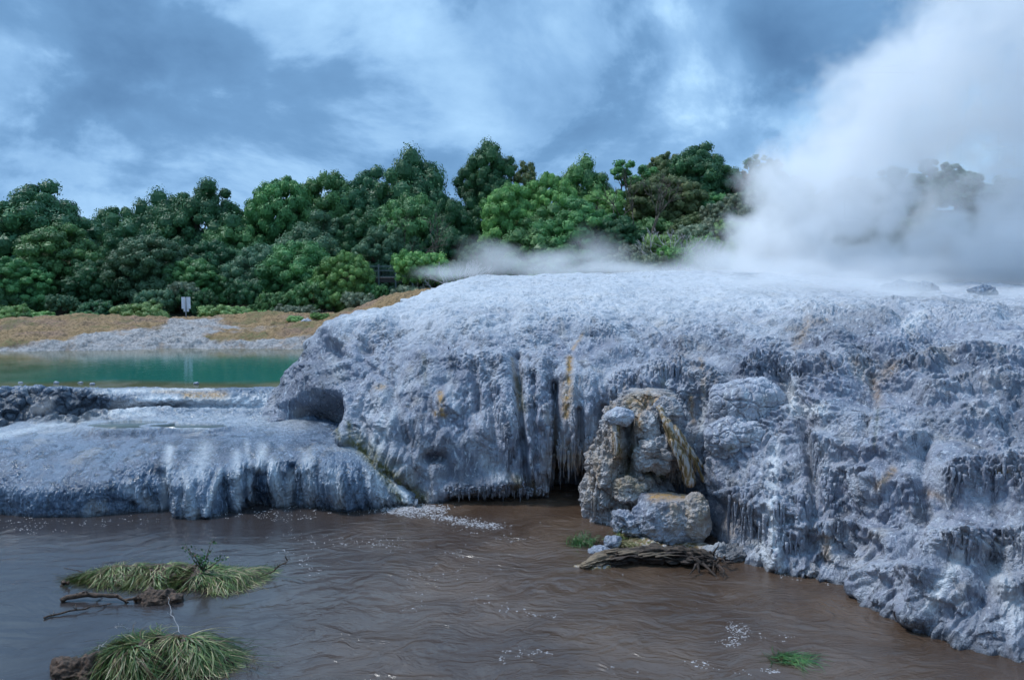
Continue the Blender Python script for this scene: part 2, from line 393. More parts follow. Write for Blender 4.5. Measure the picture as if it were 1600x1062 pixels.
# ledges
for line, a, w, wo in [
  ([(1165,582),(1210,574),(1300,580),(1400,582),(1460,572)],.55,26,4), ([(1480,738),(1560,733),(1720,740)],.55,34,3), ([(1470,838),(1600,826),(1720,830)],.50,30,5),
  ([(1290,690),(1360,700),(1440,686)],.26,22,9), ([(1240,820),(1330,812),(1400,830)],.28,24,9), ([(1350,890),(1420,880),(1490,900)],.25,22,8), ([(1440,610),(1540,602),(1700,612)],.34,24,7), ([(1190,535),(1260,528),(1320,535)],.22,18,6), ([(1560,905),(1660,900)],.3,26,6), ([(1450,560),(1600,552)],.22,18,6),
  ([(1005,574),(1060,566),(1130,590)],.40,42,4), ([(1118,722),(1200,668),(1262,628),(1330,600)],.42,60,10), ([(1140,775),(1200,760),(1262,775)],.36,50,8),
  ([(1290,650),(1420,640),(1560,650)],.22,40,14), ([(1330,735),(1440,748)],.25,40,8), ([(930,508),(1080,520),(1180,512)],.16,24,8), ([(1250,490),(1400,500),(1560,486)],.25,22,6),
  ([(640,570),(720,556),(800,566)],.16,26,10), ([(1300,540),(1420,528),(1560,545)],.20,26,8), ([(1560,690),(1720,680)],.25,40,6), ([(470,574),(545,570)],.30,26,2), ([(700,500),(820,492),(940,500)],.10,20,8),
 ]:
    s_ = shelf(U, V, line, a, w, B, wo); D += s_*(.82+.48*billow(wx*6+a*50, wy*6, Z*.5, 2, .6))
# flowstone curtains: rounded ribs with sharp creases, long in z

fl_mask = steep*np.clip(.62+1.0*fbm(X*.5+7, Y*.5, Z*.35, 2), .06, 1)
ribs = billow(wx*2.3, wy*2.3, Z*.28+5, 3, .58)
D += .42*(ribs-.3)*fl_mask
fine_mask = steep*sstep(-.1, .5, fbm(X*.7+20, Y*.7, Z*.5, 2)+.25*(U > 1130))
D += .10*(billow(wx*7+3, wy*7, Z*.45, 2, .6)-.3)*fine_mask
D += .20*(billow(wx*4.0+7, wy*4.0, Z*.32, 2, .6)-.3)*steep*sstep(1120, 1220, U)*(.35+.65*sstep(-.3, .3, pn(X*.8+4, Y*.8, Z*.5)))
# diagonal lumpy runs on the gentle parts
D += .10*(billow((X+.4*Z)*1.9, Y*1.2, Z*1.0, 3)-.35)*calm
# crust: knobs of several sizes
q = .12+1.0*sstep(-.15, .45, pn(X*.7, Y*.7, Z*.5)+.4*pn(X*2, Y*2, Z))
sm = 1-.65*sstep(600, 500, U)
D += .058*q*(billow(X*5.0, Y*5.0, Z*2.0, 3, .62)-.4)*sm*calm
D += .024*q*(billow(X*13, Y*13, Z*5, 2, .65)-.4)*sm
# many small ledges on the right mass (terracettes)
D += .22*sstep(.7, 0, Z)*sstep(1180, 1300, U)
tq = Z*2.1+1.6*fbm(X*1.1, Y*1.1, 2.0, 3); ft = tq-np.floor(tq)
D += .07*sstep(1150, 1300, U)*steep*(sstep(0, .85, 1-ft)*sstep(0, .12, 1-ft)*sstep(0,.1,ft)-.4)
smooth_left = sstep(600, 500, U)
P = B+out*D[..., None]
# drip fringe just over the water: the foot is eaten away behind it
fringe = sstep(.20+.10*pn(X*6, Y*6, 1.1), .05, P[..., 2])*sstep(690, 715, U)*(1-sstep(845, 870, U))
P = P-out*(fringe*.30)[..., None]
crest = sstep(31, 33, Y); P[..., 2] += crest*0
U2, V2 = proj(P)
attrs = {}
Wm = np.zeros(U.shape, np.float32)
for line, r, a in [([(560,720),(640,790)],8,.6),([(598,650),(572,722)],6,.7),([(618,640),(592,700)],5,.6),([(1210,700),(1205,800),(1215,890)],9,.8),([(1190,850),(1200,890)],14,.6),([(1500,870),(1450,950)],10,.7),
  ([(1540,850),(1600,850)],10,.5),([(1560,900),(1590,960)],18,.6),([(700,590),(712,640)],9,.35),([(1235,600),(1240,640),(1285,640)],9,.8),([(1420,505),(1440,490)],14,.6),([(1040,600),(1038,570)],6,.5),([(760,720),(790,760)],14,.4),
  ([(540,500),(600,484),(660,465)],10,.6),([(520,560),(530,585)],10,.4),([(1100,600),(1095,680)],5,.5),([(650,470),(900,450),(1100,448)],18,.45),([(640,500),(760,500),(860,480)],30,.35),([(560,690),(575,650),(600,620),(640,600)],8,.3)]: Wm = np.maximum(Wm, a*gauss(U2, V2, line, r))
Oc = np.zeros(U.shape, np.float32)
for line, r, a in [([(890,560),(888,600),(884,650)],5,1.0),([(886,600),(884,640)],8,.8),([(688,615),(690,640)],5,.9),([(682,646),(694,648)],5,.9),([(912,520),(895,545)],3,.6),([(1400,570),(1365,600),(1372,625)],9,.35),([(1395,735),(1372,760)],7,.6),
  ([(1265,500),(1245,540)],8,.35),([(590,605),(600,603)],5,.6),([(1560,737),(1572,738)],6,.6),([(1095,560),(1100,620)],4,.4),([(800,560),(812,640)],3,.5),([(975,600),(980,640)],4,.4),([(1080,620),(1082,660)],5,.6),([(1450,770),(1470,775)],7,.35),([(868,650),(868,700)],3,.5),
  ([(1290,840),(1292,870)],6,.5),([(630,770),(655,782)],12,.7),([(1230,515),(1290,500)],5,.3)]: Oc = np.maximum(Oc, a*gauss(U2, V2, line, r))
Al = np.zeros(U.shape, np.float32)
for line, r, a in [([(808,590),(818,640)],5,.7),([(868,690),(868,770)],4,.8),([(808,750),(812,778)],9,.8),([(832,755),(836,778)],6,.7),([(545,660),(548,690)],5,.9),([(524,664),(530,685)],5,.8),([(552,690),(600,735),(648,785)],19,1.0),([(615,760),(655,780)],16,1.0),
  ([(1038,575),(1036,600)],5,.5),([(570,690),(560,685)],8,.7),([(1372,640),(1365,700)],3,.5),([(662,555),(665,600)],4,.35),([(1550,737),(1580,737)],4,.5)]: Al = np.maximum(Al, a*gauss(U2, V2, line, r))
Tn = np.zeros(U.shape, np.float32)
for line, r, a in [([(880,700),(935,720)],22,.7),([(950,680),(930,740)],18,.7),([(800,745),(850,775)],10,.4),([(1285,700),(1300,820)],8,.25),([(1150,790),(1140,830)],16,.5),([(895,600),(895,680)],16,.30),([(1060,560),(1120,600)],18,.25)]: Tn = np.maximum(Tn, a*gauss(U2, V2, line, r))
Wm = np.maximum(Wm, .62*sstep(545, 455, V2+18*pn(X*.8, Y*.8, Z))*sstep(480, 560, U2)*(1-.5*sstep(1150, 1400, U2)))  # pale deposit colour that also paints in the brightness of the top
WetDark = np.zeros(U.shape, np.float32)  # waterline wetness, and the shade of caves and grooves put into the colour
for line, r, a in [([(470,655),(510,640)],18,.55),([(905,760)],26,.7),([(700,784),(860,780)],6,.7),([(505,590),(540,588)],9,.25),([(1200,890),(1280,900)],5,.5),([(1300,930),(1400,960),(1500,1005),(1620,1025)],12,.5),([(1265,680),(1265,750)],6,.4)]: WetDark = np.maximum(WetDark, a*gauss(U2, V2, line, r))
WetDark = np.maximum(WetDark, .75*sstep(.10, .01, P[..., 2]))
MT = (P, U2, V2, out)
# lookup of the visible surface point behind a picture position, to seat small pieces on the face
def surf_lookup(P, U, V):
    iu = np.round(U/2).astype(int).ravel(); iv = np.round(V/2).astype(int).ravel(); k = (iu >= 0) & (iu < 1100) & (iv >= 0) & (iv < 540)
    best = np.full((1100, 540), 1e9); idx = np.full((1100, 540), -1)
    yy = P[..., 1].ravel(); ids = np.nonzero(k)[0]; ids = ids[np.argsort(-yy[ids])]
    idx[iu[ids], iv[ids]] = ids
    def f(u, v):
        a, b = int(round(u/2)), int(round(v/2))
        for r in range(0, 8):
            s = idx[max(0, a-r):a+r+1, max(0, b-r):b+r+1]; s = s[s >= 0]
            if len(s): return P.reshape(-1, 3)[s[np.argmin(yy[s])]]
        return None
    return f
look_main = surf_lookup(P, U2, V2)
# hanging drips grown on the ledges (part of the sinter itself)
def drips(mb, look, line, n, l0, l1, r0=.03, tow=.05, jit=6):
    L_ = np.array(line, float); seg = np.concatenate([[0], np.cumsum(np.hypot(*np.diff(L_, axis=0).T))])
    for k in range(n):
        s = rng.uniform(0, seg[-1]); u = np.interp(s, seg, L_[:, 0])+rng.normal()*2; v = np.interp(s, seg, L_[:, 1])+rng.normal()*jit
        p = look(u, v)
        if p is None: continue
        ln = rng.uniform(l0, l1)*(.5+.8*rng.random()); r = r0*rng.uniform(.6, 1.5); m = 7
        d = np.array([p[0]*.1, -1, 0]); d /= np.linalg.norm(d); q0 = p+d*tow*rng.uniform(-.5, .8)
        pts = [q0+np.array([rng.normal()*.006, 0, .06-ln*i/(m-1)])+d*.012*math.sin(i*1.3+k) for i in range(m)]
        rad = [r*(1.25-1.0*(i/(m-1))**1.2)*(1+.25*rng.normal()*.6) for i in range(m)]
        mb.tube(pts, np.clip(rad, .004, 1), 6)
dm = MB()
for a in [([(700,768),(780,766),(850,764)],130,.12,.26,.024,.10,4), ([(872,700),(900,706),(945,690)],120,.30,.75,.035,.05,12), ([(880,725),(935,722)],50,.25,.45,.03,.05,8),
          ([(1138,772),(1190,762),(1262,778)],90,.35,1.2,.028,.06,20), ([(1150,820),(1260,838)],60,.3,.6,.022,.05,16), ([(1485,742),(1560,740),(1600,742)],45,.15,.5,.022,.03,8),
          ([(1015,576),(1060,572)],50,.4,.8,.03,.05,5), ([(1200,582),(1300,586)],25,.2,.4,.020,.02,5), ([(1480,840),(1600,835)],30,.2,.5,.024,.04,8), ([(820,600),(860,640),(862,740)],60,.4,.9,.04,.03,14),
          ([(770,600),(800,700)],40,.4,.8,.04,.02,12), ([(960,590),(1000,585)],30,.3,.6,.03,.03,8), ([(1270,700),(1310,800)],60,.3,.7,.03,.04,16), ([(690,560),(760,570)],25,.2,.5,.03,.02,8)]:
    drips(dm, look_main, *a)
dV = np.concatenate(dm.V); nb = NU*NV
allV = np.concatenate([P.reshape(-1, 3), dV])
def ext(a): return np.concatenate([a.ravel(), np.zeros(len(dV), np.float32)])
du, dv_ = proj(dV)
def exta(a, lines):
    e = np.zeros(len(dV), np.float32)
    for line, r, s in lines: e = np.maximum(e, s*gauss(du, dv_, line, r))
    return np.concatenate([a.ravel(), e])
me = mesh_np('main_terrace', allV, [gridfaces(NU, NV), np.concatenate(dm.F4)+nb, np.concatenate(dm.F3)+nb], M_sinter, True,
   {'white': ext(Wm), 'ochre': ext(Oc), 'algae': ext(Al), 'tan': exta(Tn, [([(880,720),(940,720)],30,.8)]), 'wet_dark': ext(WetDark)})
obj('sinter_terrace', me, kind='structure')

# ---- the low terrace on the left, with the shelf between it and the green pond
def lcol(u, foot, lip, top, pit=.0, far=1.95, vw=620, un=None):
    """foot=(v), lip=(v,z), top=(v,z); pit = depth of the hollow behind; vw = row of the shelf's near edge"""
    un = un or u
    f = G(un, foot, 0); f0 = f.copy(); f0[2] = -.5; f0[1] += .1
    mid = G(u, (foot*.55+lip[0]*.45), lip[1]*.52); l = G(u, lip[0], lip[1]); t = G(u, top[0], top[1])
    h = t+np.array([0, .55, -.06-pit]); h2 = t+np.array([0, 1.3 if pit > .2 else .9, -.02-pit*1.0])
    s = G(u, vw, far); s2 = G(u, 606, 1.97); s3 = s2+np.array([0, .9, -.5]); s4 = s2+np.array([0, 1.6, -1.2])
    return [f0, f, mid, l, t, h, h2, s, s2, s3, s4]
low = [
 lcol(-420, 800, (712,1.2), (682,1.45), .8, 1.95, 620), lcol(-150, 800, (712,1.2), (680,1.42), .8, 1.95, 620),
 lcol(0, 801, (706,1.22), (667,1.46), .85, 1.95, 618), lcol(60, 806, (700,1.25), (657,1.50), .85, 1.93, 617),
 lcol(120, 807, (697,1.28), (649,1.55), .75, 1.93, 616), lcol(165, 804, (697,1.28), (644,1.60), .45, 1.9, 620),
 lcol(205, 799, (695,1.3), (641,1.64), .06, 1.88, 622), lcol(260, 798, (694,1.32), (640,1.66), .03, 1.88, 622),
 lcol(310, 804, (696,1.32), (641,1.66), .03, 1.88, 621), lcol(360, 800, (700,1.30), (642,1.66), .03, 1.90, 620),
 lcol(410, 790, (700,1.28), (643,1.66), .03, 1.92, 618), lcol(460, 791, (702,1.26), (648,1.63), .02, 1.95, 615),
 lcol(515, 794, (706,1.22), (662,1.52), .0, 1.98, 615), lcol(560, 794, (720,1.05), (685,1.3), .0, 1.98, 615, un=575),
 lcol(605, 792, (758,.5), (735,.7), .0, 1.9, 640, un=622), lcol(650, 790, (782,.12), (775,.2), .0, 1.9, 640, un=652),
]
NU2, NV2 = 1150, 460
B = loft(low, NU2, NV2, wu=[.3,.6]+[1]*13, wv=[.5,1.1,1.1,1,.7,.7,.6,.7,.4,.3])
N = normals(B); U, V = proj(B); X, Y, Z = B[..., 0], B[..., 1], B[..., 2]
steep = sstep(.95, .5, N[..., 2])*sstep(24, 22, Y)
out = N*np.array([1, 1, .5]); out /= np.linalg.norm(out, axis=2)[..., None]
D = .12*fbm(X*.6, Y*.6, Z*.6+4, 2)*(.3+.7*steep)+.09*(billow(X*1.3+5, Y*1.3, Z*1.2, 2)-.35)*(.35+.65*steep)
for line, r, a in [([(300,760),(305,800)],32,.26),([(250,740),(262,800)],8,-.22),([(350,760),(358,800)],8,-.22),([(404,745),(404,790)],9,-.22),([(430,735),(436,790)],14,.15),([(455,730),(460,792)],6,-.15),
  ([(345,735),(325,800)],5,.10),([(520,730),(560,790)],30,.16),([(208,790)],7,-.2),([(60,760)],60,.10),([(180,750)],50,.08),([(240,668),(300,660)],12,-.05)]: D += a*gauss(U, V, line, r)
ribs = billow(X*3.0+.5*Z, Y*1.2, Z*.4+5, 3, .55)
rm = steep*sstep(170, 280, U)*(.75+.45*sstep(.1, -.2, fbm(X*.6, 4., 2., 2)))+.15*steep
D += .26*(ribs-.3)*rm+.06*(billow(X*9, Y*5, Z*.9, 2, .6)-.3)*steep
D += (.045*(billow(X*5, Y*5, Z*4, 3, .6)-.4)+.016*(billow(X*14, Y*14, Z*12, 2, .6)-.4))*(.35+.65*sstep(.0, .8, steep)+.4*sstep(640, 625, V))
wallm = sstep(22.6, 23.2, Y)*(V < 672)*(V > 610)
D += wallm*.12*(billow(X*2.5, Y*2.5, Z*2.5, 3)-.3)
dark = sstep(210, 120, U+12*pn(X*2, Y*2, Z*2))*sstep(22.4, 22.9, Y)*sstep(25.6, 25.0, Y)
w1, w2, wi = worley(X*3.2, Y*3.2, Z*3.2)
D += dark*(.22*(wi-.5)+.20*np.minimum(w2-w1, .5)-.05)
P = B+out*D[..., None]
# rim-stone ripples on the flat top
flat = sstep(.9, .98, N[..., 2])
for (pu, pv, pz, rx_, ry_) in ((205, 662, 1.60, 1.25, .62), (300, 665, 1.58, 1.15, .34)):
    pc = G(pu, pv, pz); e_ = np.hypot((P[..., 0]-pc[0])/rx_, (P[..., 1]-pc[1])/ry_)+.25*pn(X*1.6, Y*1.6, 4.)
    k_ = sstep(1.35, .95, e_); P[..., 2] = P[..., 2]*(1-k_)+k_*(pz-.05+.11*sstep(.7, 1.2, e_))
flat = flat*sstep(1.9, 1.5, P[..., 2])*0+flat
P[..., 2] += flat*(.016*np.abs(pn(X*1.4, Y*4.5, 2.2))+.010*pn(X*5, Y*9, 1.))*sstep(20.4, 21, Y)
U2, V2 = proj(P)
z_ = np.zeros(U.shape, np.float32); Wm = z_.copy(); Al = z_.copy(); Oc = z_.copy(); Tn = z_.copy()
for line, r, a in [([(175,645),(240,625),(330,628),(420,628),(450,610)],11,.9),([(345,735),(322,800)],5,.6),([(290,740),(300,800)],10,.35),([(425,725),(440,790)],10,.55),([(556,690),(586,716),(614,752),(634,786)],12,1.0),([(580,710),(600,790)],7,.7),([(455,740),(450,790)],7,.5),([(0,680),(120,655),(240,645)],7,.6),
   ([(280,665),(320,668)],10,.4),([(385,690),(395,790)],5,.3),([(150,612),(330,607)],5,.7),([(580,740),(600,790)],12,.5),([(200,760),(240,795)],10,.3),([(0,672),(150,660),(300,652),(470,660)],14,.35),([(265,700),(255,795)],7,.5),([(320,700),(310,740)],14,.4),([(370,710),(372,790)],8,.45),([(480,720),(485,790)],10,.4),([(520,740),(530,790)],9,.5),([(410,700),(405,730)],9,.5),([(180,632),(420,628)],10,.5)]: Wm = np.maximum(Wm, a*gauss(U2, V2, line, r))
for line, r, a in [([(556,692),(600,742),(632,792)],7,1.0)]: Al = np.maximum(Al, a*gauss(U2, V2, line, r))
for line, r, a in [([(290,617),(350,617)],7,.8),([(240,611),(300,612)],3,.5),([(545,690),(560,700)],5,.6)]: Oc = np.maximum(Oc, a*gauss(U2, V2, line, r))
WetDark = np.maximum(.8*sstep(.12, .02, P[..., 2]), dark*.72*sstep(603, 616, V2))  # wet waterline, and a darker tone on the hollow wall
look_low = surf_lookup(P, U2, V2)
me = mesh_np('low_terrace', P.reshape(-1, 3), gridfaces(NU2, NV2), M_lower, True, {'white': Wm, 'ochre': Oc, 'algae': Al, 'tan': Tn, 'wet_dark': WetDark})
obj('low_sinter_terrace', me, kind='structure')
# ------------------------------------------------------------------ ground, river, pond
def ground_h(x, y):
    x = np.asarray(x, float); y = np.asarray(y, float)
    shore = 37.7+.5*pn(x*.25, 3., 1.)+.25*pn(x*.9, 7., 1.)-1.2*np.exp(-((x+22)/4)**2)
    d = y-shore
    z = np.where(d < 0, 1.9+.45*np.maximum(d, -3), 1.9+.42*(1-np.exp(-np.maximum(d, 0)/.7))+.060*np.clip(d, 0, 9))
    z = z-.45*sstep(44.3, 46.3, y)*sstep(-5, -8, x)*sstep(56, 50, y)
    z = z*sstep(24.5, 27, y)+(-.9)*(1-sstep(24.5, 27, y))
    z = z+1.75*np.exp(-(((x+4.3)/3.9)**2+((y-42.3)/3.0)**2))+.35*np.exp(-(((x+12.5)/3.)**2+((y-45)/1.6)**2))+.30*np.exp(-(((x+22)/4)**2+((y-42)/2.5)**2))
    z = z+6.6*sstep(-7, 20, x)*sstep(38, 66, y)+2.0*sstep(66, 120, y)-1.2*sstep(30, 70, -x)*0
    z = z+5.2*sstep(9.0, 2.0, y)*(y < 9.5)             # near bank under the viewer
    z = z+6*sstep(120, 260, y)
    return z
def gl(*seg): return np.unique(np.concatenate([np.arange(a, b, s) for a, b, s in seg]))
gx = gl((-900,-100,40),(-100,-34,2),(-34,-1,.055),(-1,30,.5),(30,100,3),(100,901,40)); gy = gl((-300,-20,20),(-20,35.5,1.),(35.5,47.5,.06),(47.5,80,.7),(80,200,5),(200,1600,60))
GX, GY = np.meshgrid(gx, gy, indexing='ij'); GZ = ground_h(GX, GY)
fine = ((GX > -34) & (GX < -1) & (GY > 36) & (GY < 47.5)).astype(float)*sstep(36, 36.6, GY)*sstep(47.5, 46.5, GY)
hs = GZ-1.9
rock = sstep(.50, .30, hs+.40*fbm(GX*.35, GY*.55, 1., 4)+.10-.62*np.exp(-((GX+15.8)/2.2)**2)-.30*np.exp(-((GX+10)/1.8)**2)+.15*np.exp(-((GX+22)/2.5)**2))*(GX < 0)
w1, w2, wi = worley(GX*1.0, GY*1.6, 0*GX)
GZ = GZ+fine*(rock*(.16*(fbm(GX*.9, GY*2.0, 2., 4, .6))+.22*(wi-.45)*sstep(0, .25, hs))+(1-rock)*(.16*fbm(GX*.7, GY*.9, 5., 3)+.10*fbm(GX*3, GY*3, 6., 3)))
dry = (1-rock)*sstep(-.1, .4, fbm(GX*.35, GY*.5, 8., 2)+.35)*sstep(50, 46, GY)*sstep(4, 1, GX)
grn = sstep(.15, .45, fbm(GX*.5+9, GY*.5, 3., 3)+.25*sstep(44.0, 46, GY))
m, t, b = mat('ground_soil'); co = objco(t)
n1 = t.noise(co, 1.3, 6, .65); n2 = t.noise(co, 9, 5, .65); n3 = t.noise(co, 30, 3, .6)
rk = t.mix(t.ramp(n2, .38, .62), (.30, .295, .30), (.56, .53, .53)); rk = t.mix(t.m('MULTIPLY', t.ramp(n1, .52, .66), .6), rk, (.42, .30, .22))
so_ = t.mix(t.ramp(n2, .35, .65), (.18, .12, .08), (.46, .28, .17)); gr = t.mix(t.ramp(t.m('ADD', t.m('MULTIPLY', n2, .6), t.m('MULTIPLY', n3, .4)), .38, .62), (.19, .125, .055), (.50, .32, .16))
gg = t.mix(t.ramp(n3, .3, .7), (.07, .10, .03), (.17, .19, .06))
c = t.mix(attr(t, 'dry'), so_, gr); c = t.mix(t.m('MULTIPLY', attr(t, 'green'), t.ramp(n2, .4, .6, 0, .8)), c, gg); c = t.mix(attr(t, 'rock'), c, rk)
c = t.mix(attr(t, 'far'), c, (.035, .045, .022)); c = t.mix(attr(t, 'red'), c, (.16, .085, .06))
L(t, c, b.inputs['Base Color']); b.inputs['Roughness'].default_value = .85
L(t, bump(t, t.m('ADD', n2, t.m('MULTIPLY', n3, .6)), .12), b.inputs['Normal'])
M_ground = m
red = np.exp(-(((GX+7.9)/1.4)**2+((GY-52.5)/4.5)**2))
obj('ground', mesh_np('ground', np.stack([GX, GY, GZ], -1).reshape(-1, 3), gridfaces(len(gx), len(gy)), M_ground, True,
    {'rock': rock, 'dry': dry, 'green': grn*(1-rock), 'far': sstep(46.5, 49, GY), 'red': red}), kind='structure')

def grid_sheet(x0, x1, nx, y0, y1, ny, zf):
    a = np.linspace(x0, x1, nx); bb = np.linspace(y0, y1, ny); A, C = np.meshgrid(a, bb, indexing='ij')
    return np.stack([A, C, zf(A, C)], -1)
# river: brown, silty, moving
m, t, b = mat('river_water'); co = objco(t)
wv_ = t.noise(co, .55, 3, .5, 0, 1)
cw = t.vm('ADD', co, t.vm('MULTIPLY', t.vm('SUBTRACT', wv_, (.5, .5, .5)), (1.6, 1.6, 0)))
st = t.n('ShaderNodeMapping', {'Vector': cw, 'Rotation': (0, 0, math.radians(-14)), 'Scale': (1.0, 1.9, 1)}).outputs[0]
a1 = t.noise(st, 1.0, 3, .5, 1.4); a2 = t.noise(st, 3.6, 5, .6, 1.1); a3 = t.noise(co, 11, 3, .55, .8)
big = t.noise(co, .22, 2, .5)
col = t.mix(t.ramp(t.noise(cw, .45, 4, .55), .35, .7), (.064, .040, .027), (.115, .077, .054))
xs_ = t.n('ShaderNodeSeparateXYZ', {0: cw}).outputs[0]; col = t.mix(t.ramp(xs_, -1.0, -6.0), col, (.040, .034, .034))  # left side darker and less red, painting in the bluish sky reflection
L(t, col, b.inputs['Base Color']); b.inputs['Roughness'].default_value = .16; b.inputs['IOR'].default_value = 1.5; b.inputs['Specular IOR Level'].default_value = .8
xx = t.n('ShaderNodeSeparateXYZ', {0: co}).outputs[0]; gate = t.m('MULTIPLY', t.ramp(big, .40, .60, .55, 1.0), t.ramp(t.m('ADD', xx, t.m('MULTIPLY', a1, 2.0)), -4.0, .5, .12, .55))
h = t.m('MULTIPLY', t.m('ADD', t.m('ADD', t.m('MULTIPLY', a1, 1.5), t.m('MULTIPLY', a2, .42)), t.m('MULTIPLY', a3, .16)), gate)
L(t, bump(t, h, .13, .9), b.inputs['Normal'])
M_river = m
def river_z(x, y):
    wx_ = x+.8*pn(x*.5, y*.5, 1.); wy_ = y+.8*pn(x*.5, y*.5, 7.)
    c, s = math.cos(-.25), math.sin(-.25); a = c*wx_-s*wy_; bb_ = s*wx_+c*wy_
    act = .35+.65*sstep(-.3, .4, pn(x*.2+3, y*.2, 4.))
    e = sstep(26, 20, y)*sstep(30, 20, np.abs(x))
    return act*e*(.020*pn(a*.9, bb_*2.2, 2.)+.010*pn(a*2.2, bb_*5, 5.))
R1 = grid_sheet(-18, 16, 620, 7, 23.5, 420, river_z)
obj('river', mesh_np('river', R1.reshape(-1, 3), gridfaces(620, 420), M_river, True), kind='structure')
# outer reaches of the same river (outside the picture on both sides)
for sx0, sx1 in ((-70, -18), (16, 70)):
    R = grid_sheet(sx0, sx1, 30, 4, 23.5, 20, lambda x, y: 0*x); obj('river', mesh_np('river', R.reshape(-1, 3), gridfaces(30, 20), M_river, True), kind='structure')
R = grid_sheet(-18, 16, 20, 4, 7, 4, lambda x, y: 0*x); obj('river', mesh_np('river', R.reshape(-1, 3), gridfaces(20, 4), M_river, True), kind='structure')
# pond: milky green, still
m, t, b = mat('pond_water'); co = objco(t)
sep = t.n('ShaderNodeSeparateXYZ', {0: co}).outputs
yy_ = t.m('ADD', sep[1], t.m('MULTIPLY', t.m('SUBTRACT', t.noise(co, .35, 3), .5), 1.6)); xx_ = t.m('ADD', sep[0], t.m('MULTIPLY', t.m('SUBTRACT', t.noise(co, .2, 3), .5), 5))
deep = t.m('MULTIPLY', t.ramp(yy_, 27.0, 28.2), t.ramp(yy_, 36.6, 33.5)); deep = t.m('MULTIPLY', deep, t.ramp(xx_, -21, -13.0, .12, 1.0))
shal = t.mix(t.ramp(t.noise(co, .8, 4, .6), .4, .6), (.10, .10, .055), (.18, .17, .12))
c = t.mix(deep, shal, (.016, .130, .105)); L(t, c, b.inputs['Base Color'])
b.inputs['Roughness'].default_value = .04; b.inputs['IOR'].default_value = 1.33
L(t, bump(t, t.noise(t.n('ShaderNodeMapping', {'Vector': co, 'Scale': (1, 2.2, 1)}).outputs[0], 3.5, 3, .5), .006, .8), b.inputs['Normal'])
M_pond = m
R = grid_sheet(-45, -2.2, 40, 25.2, 39.5, 30, lambda x, y: 0*x+1.9)
obj('pond', mesh_np('pond', R.reshape(-1, 3), gridfaces(40, 30), M_pond, True), kind='structure')
# little brown pool in the hollow and shallow water on the low terrace
def pool(name, u, v, z, rx, ry, mt, seed=0):
    c = G(u, v, z); n = 40; mb = MB(); ang = np.linspace(0, 2*math.pi, n, endpoint=False)
    rr = 1+.22*pn(np.cos(ang)*1.5+seed, np.sin(ang)*1.5, 3.)+.10*pn(np.cos(ang)*4+seed, np.sin(ang)*4, 8.)
    ring = np.stack([c[0]+rx*rr*np.cos(ang), c[1]+ry*rr*np.sin(ang), 0*ang+z], -1)
    V_ = np.concatenate([ring, ring-np.array([0, 0, .10]), [c, c-np.array([0, 0, .10])]])
    F4 = [(i, n+i, n+(i+1) % n, (i+1) % n) for i in range(n)]
    F3 = [(2*n, i, (i+1) % n) for i in range(n)]+[(2*n+1, n+(i+1) % n, n+i) for i in range(n)]
    mb.add(V_, F4, F3); return mb.mesh(name, mt)
m, t, b = mat('shallow_pool_water'); b.inputs['Base Color'].default_value = (.10, .125, .12, 1); b.inputs['Roughness'].default_value = .05; b.inputs['IOR'].default_value = 1.33
L(t, bump(t, t.noise(objco(t), 7, 3), .01), b.inputs['Normal']); M_shallow = m
obj('shallow_pool', pool('shallow_pool', 205, 662, 1.585, 1.25, .62, M_shallow, 2), kind='structure')
obj('shallow_pool', pool('shallow_pool', 300, 665, 1.565, 1.1, .32, M_shallow, 5), kind='structure')
obj('hollow_pool', pool('hollow_pool', 110, 640, .98, 1.7, 1.4, M_river, 9), kind='structure')
# ------------------------------------------------------------------ trees and shrubs
def leaf_mat(name, dark, light, warm, rough=.5):
    m, t, b = mat(name); tint = attr(t, 'tint')
    rnd = t.n('ShaderNodeObjectInfo').outputs['Random']
    geo = t.n('ShaderNodeNewGeometry'); isl = geo.outputs['Random Per Island']
    c = t.mix(t.m('ADD', t.m('MULTIPLY', tint, .85), t.m('MULTIPLY', isl, .15)), dark, light)
    c = t.mix(t.m('MULTIPLY', t.ramp(t.m('ADD', t.m('MULTIPLY', tint, .5), t.m('MULTIPLY', isl, .6)), .78, 1.0), .6), c, warm)
    hs = t.n('ShaderNodeHueSaturation', {'Color': c, 'Hue': t.ramp(rnd, 0, 1, .485, .515, False), 'Value': t.ramp(rnd, 0, 1, .82, 1.15, False), 'Saturation': .88})
    L(t, hs.outputs[0], b.inputs['Base Color']); b.inputs['Roughness'].default_value = rough
    b.inputs['Specular IOR Level'].default_value = .35
    tr = t.n('ShaderNodeBsdfTranslucent', {'Color': hs.outputs[0]}); mx_ = t.n('ShaderNodeMixShader', {0: .15, 1: b.outputs[0], 2: tr.outputs[0]})
    L(t, mx_.outputs[0], m.node_tree.nodes['Material Output'].inputs['Surface']); return m
